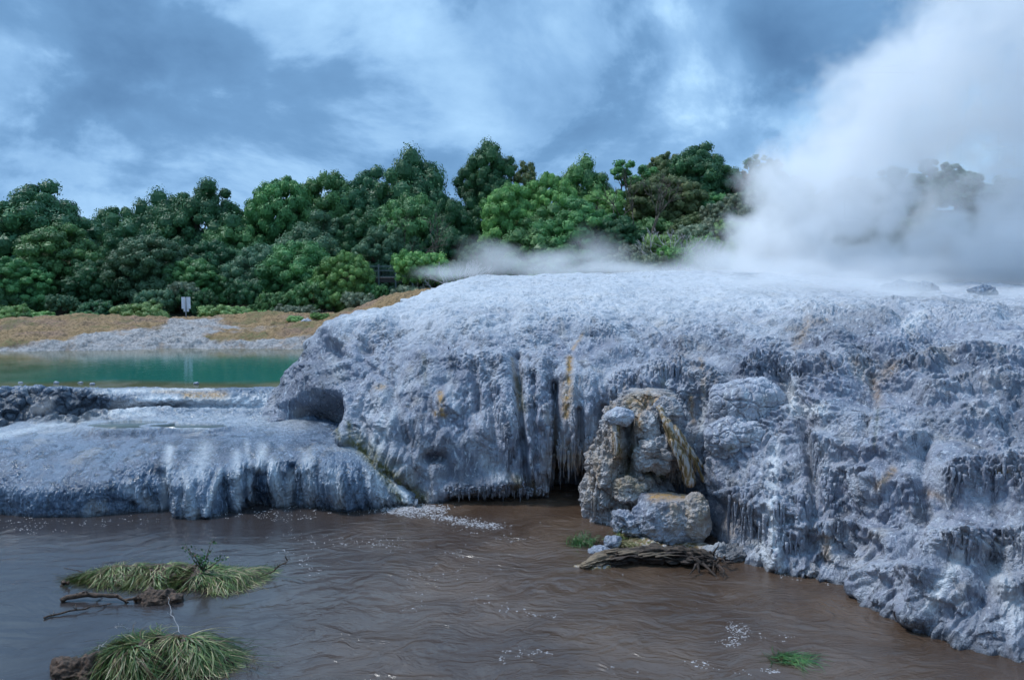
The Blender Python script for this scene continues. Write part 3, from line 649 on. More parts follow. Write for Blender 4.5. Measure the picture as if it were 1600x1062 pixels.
M_leaf = {'deep': leaf_mat('leaf_deep_green', (0.024, 0.099, 0.036), (0.068, 0.227, 0.074), (0.152, 0.297, 0.066)),
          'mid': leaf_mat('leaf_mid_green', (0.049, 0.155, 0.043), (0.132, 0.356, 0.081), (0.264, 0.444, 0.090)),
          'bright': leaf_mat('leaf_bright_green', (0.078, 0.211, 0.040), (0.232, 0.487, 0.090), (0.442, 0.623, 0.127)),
          'blue': leaf_mat('leaf_blue_green', (.040, .125, .055), (.125, .260, .115), (.20, .32, .16)),
          'olive': leaf_mat('leaf_olive', (0.076, 0.139, 0.043), (0.200, 0.290, 0.089), (0.381, 0.257, 0.098)),
          'grey': leaf_mat('leaf_grey_green', (0.099, 0.151, 0.090), (0.290, 0.373, 0.215), (0.458, 0.491, 0.412)),
          'lime': leaf_mat('leaf_lime', (0.117, 0.238, 0.055), (0.336, 0.547, 0.145), (0.504, 0.657, 0.254)),
          'rust': leaf_mat('leaf_rust', (0.106, 0.079, 0.050), (0.305, 0.159, 0.082), (0.428, 0.190, 0.099))}
m, t, b = mat('bark'); n_ = t.noise(objco(t), 8, 4); L(t, t.mix(n_, (.05, .04, .032), (.16, .135, .115)), b.inputs['Base Color']); b.inputs['Roughness'].default_value = .9
L(t, bump(t, n_, .03), b.inputs['Normal']); M_bark = m
m, t, b = mat('dead_wood'); n_ = t.noise(objco(t), 12, 4); L(t, t.mix(n_, (.28, .27, .28), (.52, .50, .50)), b.inputs['Base Color']); b.inputs['Roughness'].default_value = .85; M_dead = m

_ico = None
def leaves_on(centers, radii, n_per, size, r, squash=.8, up=.35, spread=1.0):
    """leaf blades spread over the outside of small rounded clumps; returns verts (n*4), tint per vertex"""
    C_ = np.repeat(centers, n_per, 0); R_ = np.repeat(radii, n_per)
    n = len(C_); d = r.normal(size=(n, 3)); d[:, 2] = d[:, 2]*.9+up; d /= np.linalg.norm(d, axis=1)[:, None]
    depth = 1-.28*r.random(n)**1.5*spread
    p = C_+d*(R_*depth*(1+.18*r.normal(size=n)*.6))[:, None]*np.array([1, 1, squash])
    nrm = d+r.normal(size=(n, 3))*.21; nrm /= np.linalg.norm(nrm, axis=1)[:, None]
    tdir = np.cross(nrm, r.normal(size=(n, 3))); tdir /= (np.linalg.norm(tdir, axis=1)[:, None]+1e-9)
    bdir = np.cross(nrm, tdir); s = size*r.uniform(.6, 1.4, n)[:, None]
    a = p-tdir*s; c = p+tdir*s; e = p+bdir*s*.48+nrm*s*.12; f = p-bdir*s*.48+nrm*s*.12
    Vv = np.stack([a, f, c, e], 1).reshape(-1, 3)
    return Vv
def crown_mesh(name, seed, lobes, clump_r, n_per, leaf, m, density=1.0, squash=.8):
    """lobes: list of (x,y,z,rx,ry,rz) in metres on a tree 10 m tall"""
    r = np.random.default_rng(seed); cs = []; rs = []; tn = []
    for (x, y, z, rx, ry, rz) in lobes:
        area = 4*math.pi*((rx*ry)**1.6/3+(rx*rz)**1.6/3+(ry*rz)**1.6/3)**(1/1.6)
        k = int(area/(math.pi*clump_r**2)*1.0*density)
        i = np.arange(k)+.5; ph = np.arccos(1-2*i/k); th = math.pi*(1+5**.5)*i+r.random()*6
        d = np.stack([np.cos(th)*np.sin(ph), np.sin(th)*np.sin(ph), np.cos(ph)], -1)+r.normal(size=(k, 3))*.13
        keep = d[:, 2] > -.62; d = d[keep]
        rad = clump_r*r.uniform(.6, 1.45, len(d))
        p = np.array([x, y, z])+d*np.array([rx, ry, rz])*(r.uniform(.80, 1.06, len(d)))[:, None]
        cs.append(p); rs.append(rad); tn.append(np.clip(r.normal(.45, .22, len(d)), 0, 1))
    cs = np.concatenate(cs); rs = np.concatenate(rs); tn = np.concatenate(tn)
    # drop the clumps buried in a neighbouring lobe
    ins = np.zeros(len(cs), bool)
    for (x, y, z, rx, ry, rz) in lobes: ins |= (((cs-np.array([x, y, z]))/np.array([rx, ry, rz]))**2).sum(1) < .50
    cs, rs, tn = cs[~ins], rs[~ins], tn[~ins]
    Vl = leaves_on(cs, rs, n_per, leaf, r, squash); nl = len(Vl)//4
    tl = np.repeat(np.clip(np.repeat(tn, n_per)+r.normal(size=nl)*.06, 0, 1), 4)
    F = np.arange(nl*4).reshape(-1, 4)
    # inner leaf mass of each clump, so that the clump is closed
    ic = []; 
    for a in range(6):
        for b_ in range(4): ic.append((math.cos(a*math.pi/3)*math.sin((b_+.5)*math.pi/4), math.sin(a*math.pi/3)*math.sin((b_+.5)*math.pi/4), math.cos((b_+.5)*math.pi/4)))
    ic = np.array(ic); fc = [(a*4+b_, a*4+b_+1, ((a+1) % 6)*4+b_+1, ((a+1) % 6)*4+b_) for a in range(6) for b_ in range(3)]
    fc = np.array(fc); k = len(cs)
    Vi = (cs[:, None]+ic[None]*(rs*.72)[:, None, None]*(1+.15*r.normal(size=(k, 24, 1)))*np.array([1, 1, squash])).reshape(-1, 3)
    Fi = (fc[None]+(np.arange(k)*24)[:, None, None]).reshape(-1, 4)+len(Vl)
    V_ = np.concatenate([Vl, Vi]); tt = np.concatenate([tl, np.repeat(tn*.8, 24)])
    return mesh_np(name, V_, np.concatenate([F, Fi]), m, False, {'tint': tt}), cs, rs
def trunk_mesh(name, seed, h, lobes, lean=0.0):
    r = np.random.default_rng(seed); mb = MB()
    pts = [np.array([lean*h*.1*i+.12*r.normal()*(i > 0), .12*r.normal()*(i > 0), -.8+i*(h*.62+.8)/5]) for i in range(6)]
    mb.tube(pts, [.42, .30, .25, .21, .17, .12], 9)
    for (x, y, z, rx, ry, rz) in lobes:
        k = r.integers(1, 5); a = pts[k]; e = np.array([x, y, z]); mid = (a+e)/2+np.array([0, 0, -.3])+r.normal(size=3)*.25
        q = [a, a*.7+mid*.3+r.normal(size=3)*.08, mid, mid*.45+e*.55+r.normal(size=3)*.12, e]
        mb.tube(q, [.17, .14, .11, .08, .04], 6)
        for j in range(4):
            d = r.normal(size=3); d[2] = abs(d[2]); d /= np.linalg.norm(d); g = e+d*np.array([rx, ry, rz])*.85
            mb.tube([q[3], (q[3]+g)/2+r.normal(size=3)*.15, g], [.05, .035, .012], 5)
    return mb.mesh(name, M_bark)
def rand_lobes(seed, n, w, h, z0=2.0, top=10.0):
    r = np.random.default_rng(seed); out_ = []
    out_.append((r.normal()*.3, 0, top-2.5, w*.62, w*.58, 2.3))
    for i in range(n):
        a = i*2.4+r.random(); z = z0+(top-2.5-z0)*((i+.5)/n); rr = w*.80*math.sqrt(max(.05, 1-((z-4.2)/6.0)**2))*r.uniform(.7, 1.05)
        s = r.uniform(1.3, 2.1)*w/4
        out_.append((rr*math.cos(a), rr*math.sin(a), z, s*1.15, s*1.1, s*.9))
    return out_
TREEV = []
for k, (n, w, cr, dens) in enumerate([(15, 4.0, .90, 1.05), (16, 4.4, .80, 1.0), (13, 3.8, 1.0, 1.05), (15, 4.6, .74, .95), (14, 4.0, 1.1, 1.0)]):
    lb = rand_lobes(50+k, n, w, 10); cm, cs_, rs_ = crown_mesh('crown', 90+k, lb, cr, 260, .145, M_leaf['mid'], dens)
    TREEV.append((cm, trunk_mesh('trunk', 70+k, 10, lb, .3*(k-2))))
def open_lobes(seed):
    r = np.random.default_rng(seed); return [(r.normal()*1.9, r.normal()*1.3, r.uniform(5, 9.6), r.uniform(.8, 1.4), r.uniform(.8, 1.3), r.uniform(.5, .9)) for _ in range(12)]
lb = open_lobes(5); cm, _, _ = crown_mesh('crown', 31, lb, .5, 80, .14, M_leaf['mid'], .75); TREEV.append((cm, trunk_mesh('trunk', 33, 10, lb)))
def bush_lobes(seed):
    r = np.random.default_rng(seed); o = [(0, 0, .9, 1.5, 1.3, .9)]
    for i in range(6): a = i*1.05+r.random()*.5; o.append((1.3*math.cos(a), 1.0*math.sin(a), r.uniform(.5, 1.3), r.uniform(.6, .95), r.uniform(.6, .9), r.uniform(.5, .8)))
    return o
BUSHV = []
for k in range(3):
    cm, _, _ = crown_mesh('foliage', 200+k, bush_lobes(k), [.30, .24, .35][k], 90, .075, M_leaf['lime'], .9, .9)
    mb = MB(); r = np.random.default_rng(k)
    for i in range(14):
        a = r.random()*6.28; e = np.array([1.5*math.cos(a)*r.random(), 1.2*math.sin(a)*r.random(), r.uniform(.7, 1.6)]); mb.tube([(0.1*math.cos(a), .1*math.sin(a), -.15), e*.5+np.array([0, 0, -.1]), e], [.05, .03, .01], 5)
    BUSHV.append((cm, mb.mesh('stems', M_bark)))
def plant_tree(name, u, vtop, w_px, Yd, var, leaf, label, cat='tree', group=None, zoff=0.0):
    top = W(u, vtop, Yd); x = top[0]; zb = float(ground_h(x, Yd))-.1+zoff; h = top[2]-zb
    cm, tm = TREEV[var]; ww = 1.04*w_px*Yd/FPX                     # half width in metres
    base_w = {0: 4.7, 1: 5.2, 2: 4.3, 3: 5.2, 4: 4.7, 5: 3.4}[var]
    e = empty(name, (x, Yd, zb), label, cat, group, rz=random.random()*6.28)
    s = ww/base_w; h = h/1.055; sz = float(np.clip(h/10.0, .95*s, 1.40*s))
    for nm, me in (('crown', cm), ('trunk', tm)):
        o = obj(nm, me, e); o.scale = (s, s, sz if nm == 'crown' else h/10.0); o.location = (0, 0, h-10*sz if nm == 'crown' else 0)
        if nm == 'crown':
            o.material_slots[0].link = 'OBJECT'; o.material_slots[0].material = M_leaf[leaf]
    return e
GT = 'trees on the slope behind the pools'
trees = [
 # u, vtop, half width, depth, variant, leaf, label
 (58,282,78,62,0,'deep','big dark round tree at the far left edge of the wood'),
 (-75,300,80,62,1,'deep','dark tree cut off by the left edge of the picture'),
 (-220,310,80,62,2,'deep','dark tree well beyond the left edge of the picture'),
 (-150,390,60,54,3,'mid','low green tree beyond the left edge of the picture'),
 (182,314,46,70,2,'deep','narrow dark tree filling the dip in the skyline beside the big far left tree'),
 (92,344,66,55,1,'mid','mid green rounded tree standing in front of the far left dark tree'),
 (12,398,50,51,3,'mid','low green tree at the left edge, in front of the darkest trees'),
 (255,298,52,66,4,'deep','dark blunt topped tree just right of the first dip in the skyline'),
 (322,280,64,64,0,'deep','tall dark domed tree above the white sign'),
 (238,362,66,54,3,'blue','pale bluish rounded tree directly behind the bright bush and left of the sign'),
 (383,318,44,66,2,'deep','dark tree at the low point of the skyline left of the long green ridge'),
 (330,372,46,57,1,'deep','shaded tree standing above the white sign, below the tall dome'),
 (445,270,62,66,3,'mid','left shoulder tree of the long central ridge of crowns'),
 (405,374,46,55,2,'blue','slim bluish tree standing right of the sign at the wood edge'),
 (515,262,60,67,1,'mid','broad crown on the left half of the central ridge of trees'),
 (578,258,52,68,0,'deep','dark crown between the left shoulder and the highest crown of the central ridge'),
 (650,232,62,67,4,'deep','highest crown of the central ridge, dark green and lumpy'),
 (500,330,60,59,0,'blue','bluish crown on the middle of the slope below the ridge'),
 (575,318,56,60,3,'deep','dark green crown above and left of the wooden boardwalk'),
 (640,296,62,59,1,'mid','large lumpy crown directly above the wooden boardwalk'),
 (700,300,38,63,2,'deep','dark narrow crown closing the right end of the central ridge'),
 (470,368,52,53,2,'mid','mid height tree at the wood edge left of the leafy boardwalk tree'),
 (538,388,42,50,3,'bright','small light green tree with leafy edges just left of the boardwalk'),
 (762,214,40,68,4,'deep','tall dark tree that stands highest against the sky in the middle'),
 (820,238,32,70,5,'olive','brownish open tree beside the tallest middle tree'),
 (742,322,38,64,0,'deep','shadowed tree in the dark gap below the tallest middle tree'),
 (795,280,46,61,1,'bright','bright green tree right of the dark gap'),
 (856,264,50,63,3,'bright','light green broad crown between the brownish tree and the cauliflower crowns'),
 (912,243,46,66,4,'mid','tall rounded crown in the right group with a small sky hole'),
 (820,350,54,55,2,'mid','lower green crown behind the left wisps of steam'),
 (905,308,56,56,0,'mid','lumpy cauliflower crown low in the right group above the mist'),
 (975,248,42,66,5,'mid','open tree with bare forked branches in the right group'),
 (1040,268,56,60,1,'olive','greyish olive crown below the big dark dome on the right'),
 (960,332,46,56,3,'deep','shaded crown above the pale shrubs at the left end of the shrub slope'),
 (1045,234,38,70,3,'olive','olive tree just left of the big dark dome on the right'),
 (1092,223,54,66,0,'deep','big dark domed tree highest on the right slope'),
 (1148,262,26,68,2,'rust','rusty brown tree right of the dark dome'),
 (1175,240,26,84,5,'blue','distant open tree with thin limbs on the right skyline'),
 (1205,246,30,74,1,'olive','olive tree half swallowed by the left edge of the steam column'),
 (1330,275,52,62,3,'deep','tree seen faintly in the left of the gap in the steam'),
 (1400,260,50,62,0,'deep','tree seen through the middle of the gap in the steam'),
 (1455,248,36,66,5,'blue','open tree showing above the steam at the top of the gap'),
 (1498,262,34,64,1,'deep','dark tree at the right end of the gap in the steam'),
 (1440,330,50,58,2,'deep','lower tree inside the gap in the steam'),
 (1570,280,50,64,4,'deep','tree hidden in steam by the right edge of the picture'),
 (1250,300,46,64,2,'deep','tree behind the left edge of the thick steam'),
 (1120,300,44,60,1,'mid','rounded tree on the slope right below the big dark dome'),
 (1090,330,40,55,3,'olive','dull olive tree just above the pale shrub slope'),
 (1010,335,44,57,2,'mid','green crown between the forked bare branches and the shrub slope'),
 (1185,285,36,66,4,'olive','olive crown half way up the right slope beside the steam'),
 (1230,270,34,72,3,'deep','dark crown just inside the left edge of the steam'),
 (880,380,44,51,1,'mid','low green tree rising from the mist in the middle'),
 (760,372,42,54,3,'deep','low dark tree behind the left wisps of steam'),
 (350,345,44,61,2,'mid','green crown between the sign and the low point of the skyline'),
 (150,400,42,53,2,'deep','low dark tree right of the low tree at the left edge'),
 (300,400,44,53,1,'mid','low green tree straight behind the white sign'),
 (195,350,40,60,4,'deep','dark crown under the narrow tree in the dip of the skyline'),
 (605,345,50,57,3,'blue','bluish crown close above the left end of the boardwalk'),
 (695,345,42,57,1,'deep','dark crown above the broad bright bush'),
 (940,290,44,61,2,'bright','light crown beside the small sky hole in the right group'),
 (860,320,44,59,4,'mid','rounded crown left of the cauliflower crowns'),
]
for (u, vt, w, Yd, var, lf, lab) in trees: plant_tree('tree', u, vt, w, Yd, var, lf, lab, 'tree', GT)
def plant_bush(u, vtop, w_px, Yd, var, leaf, label, group, name='shrub', cat='shrub', h=None):
    top = W(u, vtop, Yd); x = top[0]; w_px *= 1.15; zb = float(ground_h(x, Yd))-.05; hh = max(.3, top[2]-zb); ww = w_px*Yd/FPX
    e = empty(name, (x, Yd, zb), label, cat, group, rz=random.random()*6.28)
    cm, sm = BUSHV[var]; s = ww/2.2; sz = min(max(hh/2.0, .75*s), 1.15*s)
    for nm, me in (('foliage', cm), ('stems', sm)):
        o = obj(nm, me, e); o.scale = (s, s, sz if nm == 'foliage' else max(hh/2.0, .3)); o.location = (0, 0, hh-2.0*sz if nm == 'foliage' else 0)
        if nm == 'foliage': o.material_slots[0].link = 'OBJECT'; o.material_slots[0].material = M_leaf[leaf]
    return e
GB = 'shrubs along the foot of the wood'
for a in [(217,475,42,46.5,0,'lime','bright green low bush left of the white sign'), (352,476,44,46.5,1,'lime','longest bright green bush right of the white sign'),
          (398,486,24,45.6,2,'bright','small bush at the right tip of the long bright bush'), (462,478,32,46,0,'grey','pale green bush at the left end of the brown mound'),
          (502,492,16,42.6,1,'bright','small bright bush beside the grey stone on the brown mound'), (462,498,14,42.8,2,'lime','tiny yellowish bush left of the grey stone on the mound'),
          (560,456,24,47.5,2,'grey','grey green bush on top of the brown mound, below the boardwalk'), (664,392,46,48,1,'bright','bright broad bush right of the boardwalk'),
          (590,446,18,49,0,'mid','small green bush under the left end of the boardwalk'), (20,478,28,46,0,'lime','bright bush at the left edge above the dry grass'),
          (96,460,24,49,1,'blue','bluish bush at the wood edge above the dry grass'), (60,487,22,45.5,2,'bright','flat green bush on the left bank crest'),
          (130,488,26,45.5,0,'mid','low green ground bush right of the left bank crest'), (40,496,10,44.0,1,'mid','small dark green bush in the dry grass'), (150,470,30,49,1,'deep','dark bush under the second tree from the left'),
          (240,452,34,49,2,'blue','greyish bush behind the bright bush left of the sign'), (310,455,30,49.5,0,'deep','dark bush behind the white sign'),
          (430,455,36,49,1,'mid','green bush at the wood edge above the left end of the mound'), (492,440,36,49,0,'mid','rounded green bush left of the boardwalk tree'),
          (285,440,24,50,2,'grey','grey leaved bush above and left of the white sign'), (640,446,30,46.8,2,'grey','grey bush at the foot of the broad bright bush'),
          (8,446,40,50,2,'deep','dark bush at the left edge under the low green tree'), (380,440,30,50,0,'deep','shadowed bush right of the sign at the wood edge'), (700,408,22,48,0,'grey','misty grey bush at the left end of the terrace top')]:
    plant_bush(*a, GB)
M_leaf['grey'] = leaf_mat('leaf_pale_grey', (.12, .165, .09), (.30, .37, .22), (.42, .43, .36))
GS = 'pale shrubs on the slope left of the steam column'
lab_s = ['lowest pale shrub at the left tip of the shrub slope','second pale shrub up from the left tip of the slope','grey green shrub below the bare white bush','wide pale shrub in the mist under the slope middle','light green shrub in the lower middle of the slope',
 'shrub just right of the bare white bush','dense green shrub in the middle of the slope','misty shrub low on the slope beside the steam','bright green shrub half way up the slope','grey shrub below the big dark dome','upper green shrub touching the steam','topmost pale shrub under the olive tree','tall pale shrub at the steam edge','grey shrub in front of the rusty tree','low shrub at the foot of the steam edge','small shrub behind the steam edge']
sp = [(965,398,26,47),(995,382,26,48),(1035,366,28,49),(1010,398,30,45),(1060,385,30,46),(1085,350,28,50),(1100,370,30,48),(1110,398,30,44),(1125,340,28,51),(1120,318,26,54),(1150,345,30,50),(1160,300,28,56),(1165,372,34,47),(1180,320,30,54),(1160,400,34,44),(1200,350,34,50)]
for i, (u, v, w, Yd) in enumerate(sp): plant_bush(u, v, w, Yd, i % 3, ['grey','grey','lime','grey','bright','grey','bright','grey'][i % 8], lab_s[i], GS)
# bare white bush
def bare_bush(u, vbase, vtop, Yd, label, spread=1.0, seed=1, nm='bare_bush', cat='dead bush', mm=None, k9=9, k0=.055):
    top = W(u, vtop, Yd); zb = float(ground_h(top[0], Yd)); r = np.random.default_rng(seed); mb = MB(); h = top[2]-zb
    def grow(p, d, ln, rad, lv):
        q = [p]; 
        for i in range(3): d = d+r.normal(size=3)*.16; d /= np.linalg.norm(d); q.append(q[-1]+d*ln/3)
        mb.tube(q, [rad, rad*.85, rad*.7, rad*.55], 5)
        if lv > 0:
            for _ in range(3): dd = d+r.normal(size=3)*.45*spread; dd[2] = abs(dd[2])+.15; grow(q[-1], dd/np.linalg.norm(dd), ln*.68, rad*.6, lv-1)
    for k in range(k9):
        a = k*.7; d = np.array([.75*math.cos(a)*spread, .75*math.sin(a)*spread, 1]); grow(np.array([.1*math.cos(a), .1*math.sin(a), -.1]), d/np.linalg.norm(d), h*.42, k0, 3 if k9 > 3 else 4)
    o = obj(nm, mb.mesh(nm, mm or M_dead), label=label, cat=cat, loc=(top[0], Yd, zb))
bare_bush(1058, 380, 342, 47.5, 'leafless white bush rising from the pale shrubs', 1.1, 3)
bare_bush(720, 420, 400, 46, 'leafless grey bush in the mist at the left end of the terrace top', .9, 5)

for (u, vt, Yd, lab, sd) in [(985,272,54.5,'dark bare forked tree standing in front of the right group of crowns',7),(640,330,54.5,'thin bare dark limbs showing above the boardwalk',8),(725,395,50,'bare tree in the dark gap at the left end of the mist',11)]:
    bare_bush(u, 0, vt, Yd, lab, .8, sd, 'bare_tree', 'dead tree', M_bark, 2, .09)
# ------------------------------------------------------------------ boulders, outcrop
def lump(name, c, r3, seed, m, amp=.25, cracks=0.0, res=90, flat=0.0, scale=2.0, blocks=0.0, stains=None, strata=0.0, rz=0.0, **kw):
    nu, nv = res, res//2
    th = np.linspace(0, 2*math.pi, nu, endpoint=False); ph = np.linspace(.015, math.pi-.015, nv)
    TH, PH = np.meshgrid(th, ph, indexing='ij'); d = np.stack([np.cos(TH)*np.sin(PH), np.sin(TH)*np.sin(PH), np.cos(PH)], -1)
    s = seed*7.3; q = d*np.array(r3); x, y, z = [q[..., i]*scale/1.0+s for i in range(3)]
    sup = (np.abs(d)**2.15).sum(-1)**(-1/2.15); D = amp*fbm(x*.8/max(.3, max(r3)), y*.8/max(.3, max(r3)), z*.8/max(.3, max(r3)), 4, .55)*(sum(r3)/3)*1.25
    D = D+(.012 if cracks else .05)*min(1, max(r3))*(billow(x*4, y*4, z*4, 3, .6)-.4)
    if cracks:
        f1, f2, _ = worley(x*1.9+.3*pn(x*3, y*3, z*3), y*1.9, z*1.9); D = D-cracks*sstep(.12, .0, f2-f1)+cracks*.4*(.5-f1)
        g1, g2, _ = worley(x*4.3, y*4.3, z*4.3+.4*pn(x*4, y*4, z*4)); D = D-cracks*.4*sstep(.12, .0, g2-g1)
    if blocks: f1, f2, ci = worley(x*.9, y*.9, z*1.3); D = D+blocks*(ci-.5)*sstep(0, .12, f2-f1)-blocks*.25*sstep(.08, 0, f2-f1)
    if strata: D = D+strata*(np.abs(pn(x*.5, y*.5, z*3.2))-.2)
    P = d*sup[..., None]*np.array(r3)+d*D[..., None]
    if rz: cr_, sr = math.cos(rz), math.sin(rz); P = np.stack([P[..., 0]*cr_-P[..., 1]*sr, P[..., 0]*sr+P[..., 1]*cr_, P[..., 2]], -1)
    if flat: P[..., 2] = np.where(P[..., 2] > flat, flat+(P[..., 2]-flat)*.15, P[..., 2])
    F = gridfaces(nu, nv, True); V_ = P.reshape(-1, 3); n0 = len(V_)
    V_ = np.concatenate([V_, P[:, 0].mean(0)[None], P[:, -1].mean(0)[None]])
    F3 = [(n0, i*nv, ((i+1) % nu)*nv) for i in range(nu)]+[(n0+1, ((i+1) % nu)*nv+nv-1, i*nv+nv-1) for i in range(nu)]
    F = F[:, ::-1]; F3 = np.array(F3)
    at = {}
    U_, Vv = proj(V_+np.array(c))
    for k in ('white', 'ochre', 'algae', 'tan', 'wet_dark'):
        e = np.zeros(len(V_), np.float32)
        for line, rr, a in (stains or {}).get(k, []): e = np.maximum(e, a*gauss(U_, Vv, line, rr))
        at[k] = e
    me = mesh_np(name, V_, [F, F3], m, True, at)
    return obj(name, me, loc=tuple(c), **kw)
# the free standing outcrop, a lofted column with overhanging curtain on its left flank
def ring_col(name, cx, cy, rows, nth, nz, m, stains, seed, **kw):
    """rows: (z, rx, ry, dx, dy)"""
    zs = [r[0] for r in rows]; z = np.linspace(zs[0], zs[-1], nz); a = [np.interp(z, zs, [r[k] for r in rows]) for k in range(1, 5)]
    k5 = np.ones(9)/9
    a = [np.convolve(np.pad(q, 4, mode='edge'), k5, 'valid') for q in a]
    th = np.linspace(0, 2*math.pi, nth, endpoint=False); TH, ZZ = np.meshgrid(th, z, indexing='ij')
    RX, RY, DX, DY = [np.broadcast_to(q, TH.shape) for q in a]
    ct, st = np.cos(TH), np.sin(TH); sup = (np.abs(ct)**2.5+np.abs(st)**2.5)**(-1/2.5)
    X = cx+DX+RX*ct*sup; Y = cy+DY+RY*st*sup; s = seed
    D = .16*fbm(X*1.1+s, Y*1.1, ZZ*1.2, 3)
    f1, f2, ci = worley(X*1.9+s, Y*1.9, ZZ*2.4+.5*pn(X*2, Y*2, ZZ*2)); D += .15*(ci-.5)*sstep(0, .25, f2-f1)-.05*sstep(.12, 0, f2-f1)
    left = sstep(-.2, -.75, ct)
    D += (.30*(billow(X*3.0, Y*3.0, ZZ*.45, 3, .55)-.3))*(.45+.55*left)
    D += .10*(np.abs(pn(X*.8, Y*.8, ZZ*7+s))-.25)*(1-left)
    D += .07*(billow(X*6, Y*6, ZZ*4.5, 3, .62)-.4)
    X2 = X+ct*D; Y2 = Y+st*D; P = np.stack([X2, Y2, ZZ+.05*pn(X*3, Y*3, ZZ)], -1)
    Uq, Vq = proj(P); front = st < .3
    for line, r, am in [([(978,650),(982,700),(975,740)],9,-.42), ([(1045,655),(1052,730)],12,-.40), ([(1030,655),(1060,705),(1084,750)],7,.26), ([(1000,690),(1030,688)],6,-.25), ([(990,740),(1040,742)],6,-.30), ([(965,640),(962,700)],7,.10),
                        ([(1000,740),(1010,700)],9,.20), ([(1012,680),(1000,650)],8,.15), ([(1060,745),(1075,765)],12,-.30), ([(1020,720),(1030,760)],6,-.15), ([(940,760),(960,790)],12,-.15)]:
        g = .85*am*gauss(Uq, Vq, line, r)*front; P[..., 0] += ct*g; P[..., 1] += st*g
    V_ = P.reshape(-1, 3); n0 = len(V_); V_ = np.concatenate([V_, P[:, -1].mean(0)[None]+np.array([0, 0, .04])])
    F3 = [(i*nz+nz-1, ((i+1) % nth)*nz+nz-1, n0) for i in range(nth)]
    U_, Vv = proj(V_); at = {}
    for k in ('white', 'ochre', 'algae', 'tan', 'wet_dark'):
        e = np.zeros(len(V_), np.float32)
        for line, rr, am in stains.get(k, []): e = np.maximum(e, am*gauss(U_, Vv, line, rr))
        at[k] = e
    lk = surf_lookup(P, Uq, Vq); mb = MB()
    for d_ in [([(935,700),(925,760),(945,770)],70,.3,.6,.028,.05,14), ([(950,640),(945,690)],40,.3,.6,.03,.04,12), ([(1075,745),(1060,735)],45,.25,.45,.022,.04,5), ([(950,770),(990,790)],40,.2,.4,.025,.04,10)]: drips(mb, lk, *d_)
    dv = np.concatenate(mb.V); n1 = len(V_); V_ = np.concatenate([V_, dv])
    at = {k: np.concatenate([v_, np.full(len(dv), {'tan': .7}.get(k, 0), np.float32)]) for k, v_ in at.items()}
    me = mesh_np(name, V_, [gridfaces(nth, nz, True), np.array(F3), np.concatenate(mb.F4)+n1, np.concatenate(mb.F3)+n1], m, True, at)
    return obj(name, me, **kw)
st_out = {'ochre': [([(1035,645),(1055,695),(1083,750)],8,1.0),([(1015,618),(985,630),(1045,628)],12,.75),([(962,640),(965,720)],9,.7),([(1000,640),(998,670)],7,.7),([(935,720),(930,765)],5,.5),([(955,735),(975,760)],10,.4),([(1085,750),(1070,765)],8,.6)],
          'algae': [([(985,700),(980,740),(1000,765)],11,.8),([(1010,740),(1040,745)],8,.7),([(965,760)],12,.6),([(990,640),(985,690)],5,.5),([(1072,735),(1085,752)],7,.6)],
          'tan': [([(930,690),(922,775)],16,.8),([(955,640),(950,720)],10,.7),([(1000,690),(1040,720)],16,.35),([(960,780),(1000,760)],22,.6),([(1070,700),(1080,745)],8,.7)],
          'wet_dark': [([(980,660),(984,720)],5,.75),([(1048,660),(1056,720)],9,.6),([(1030,700),(1045,760)],7,.5)], 'white': [([(1020,655),(1015,690)],10,.35),([(1000,715),(1015,730)],10,.45),([(1010,770),(1000,790)],14,.45),([(1062,690),(1070,730)],5,.5)]}  # dark marks follow the carved cracks, their shade put into the colour
oc = ring_col('rock_outcrop', 2.85, 19.35, [(-.5,1.12,.95,0,.0),(.2,1.10,.95,0,0),(.9,1.06,.9,.0,0),(1.45,1.0,.90,.05,-.02),(1.9,.86,.86,.11,-.02),(2.4,.72,.72,.15,.05),(2.75,.58,.55,.24,.12),(2.90,.44,.40,.3,.15)], 620, 380, M_rock, st_out, 3.3,
   label='tall craggy outcrop with ochre and green streaks standing in front of the terrace', cat='rock outcrop')
GR = 'boulders and stones at the terrace foot'
for (u, v, Yd, r3_, sd, kw_) in [(1022,708,18.25,(.40,.30,.40),61,dict(strata=.16, blocks=.10)), (1012,668,18.45,(.27,.25,.30),62,dict(strata=.05, blocks=.05)), (1052,700,18.5,(.26,.25,.45),63,dict(strata=.03)),
      (985,765,18.3,(.36,.30,.26),64,dict(strata=.12, blocks=.08)), (948,735,18.7,(.24,.28,.50),65,dict(strata=.02))]:
    lump('knob', W(u, v, Yd+.10), r3_, sd, M_rock, amp=.26, res=200, parent=oc, stains=st_out, **kw_)
m, t, b = mat('ochre_flow'); n_ = t.noise(t.n('ShaderNodeMapping', {'Vector': objco(t), 'Scale': (7, 7, 1.5)}).outputs[0], 1.6, 5, .6); c = t.mix(t.ramp(n_, .35, .6), (.09, .065, .025), (.33, .20, .07)); c = t.mix(t.ramp(n_, .46, .60), c, (.42, .39, .37)); L(t, c, b.inputs['Base Color']); b.inputs['Roughness'].default_value = .3; L(t, bump(t, n_, .06), b.inputs['Normal']); M_och = m
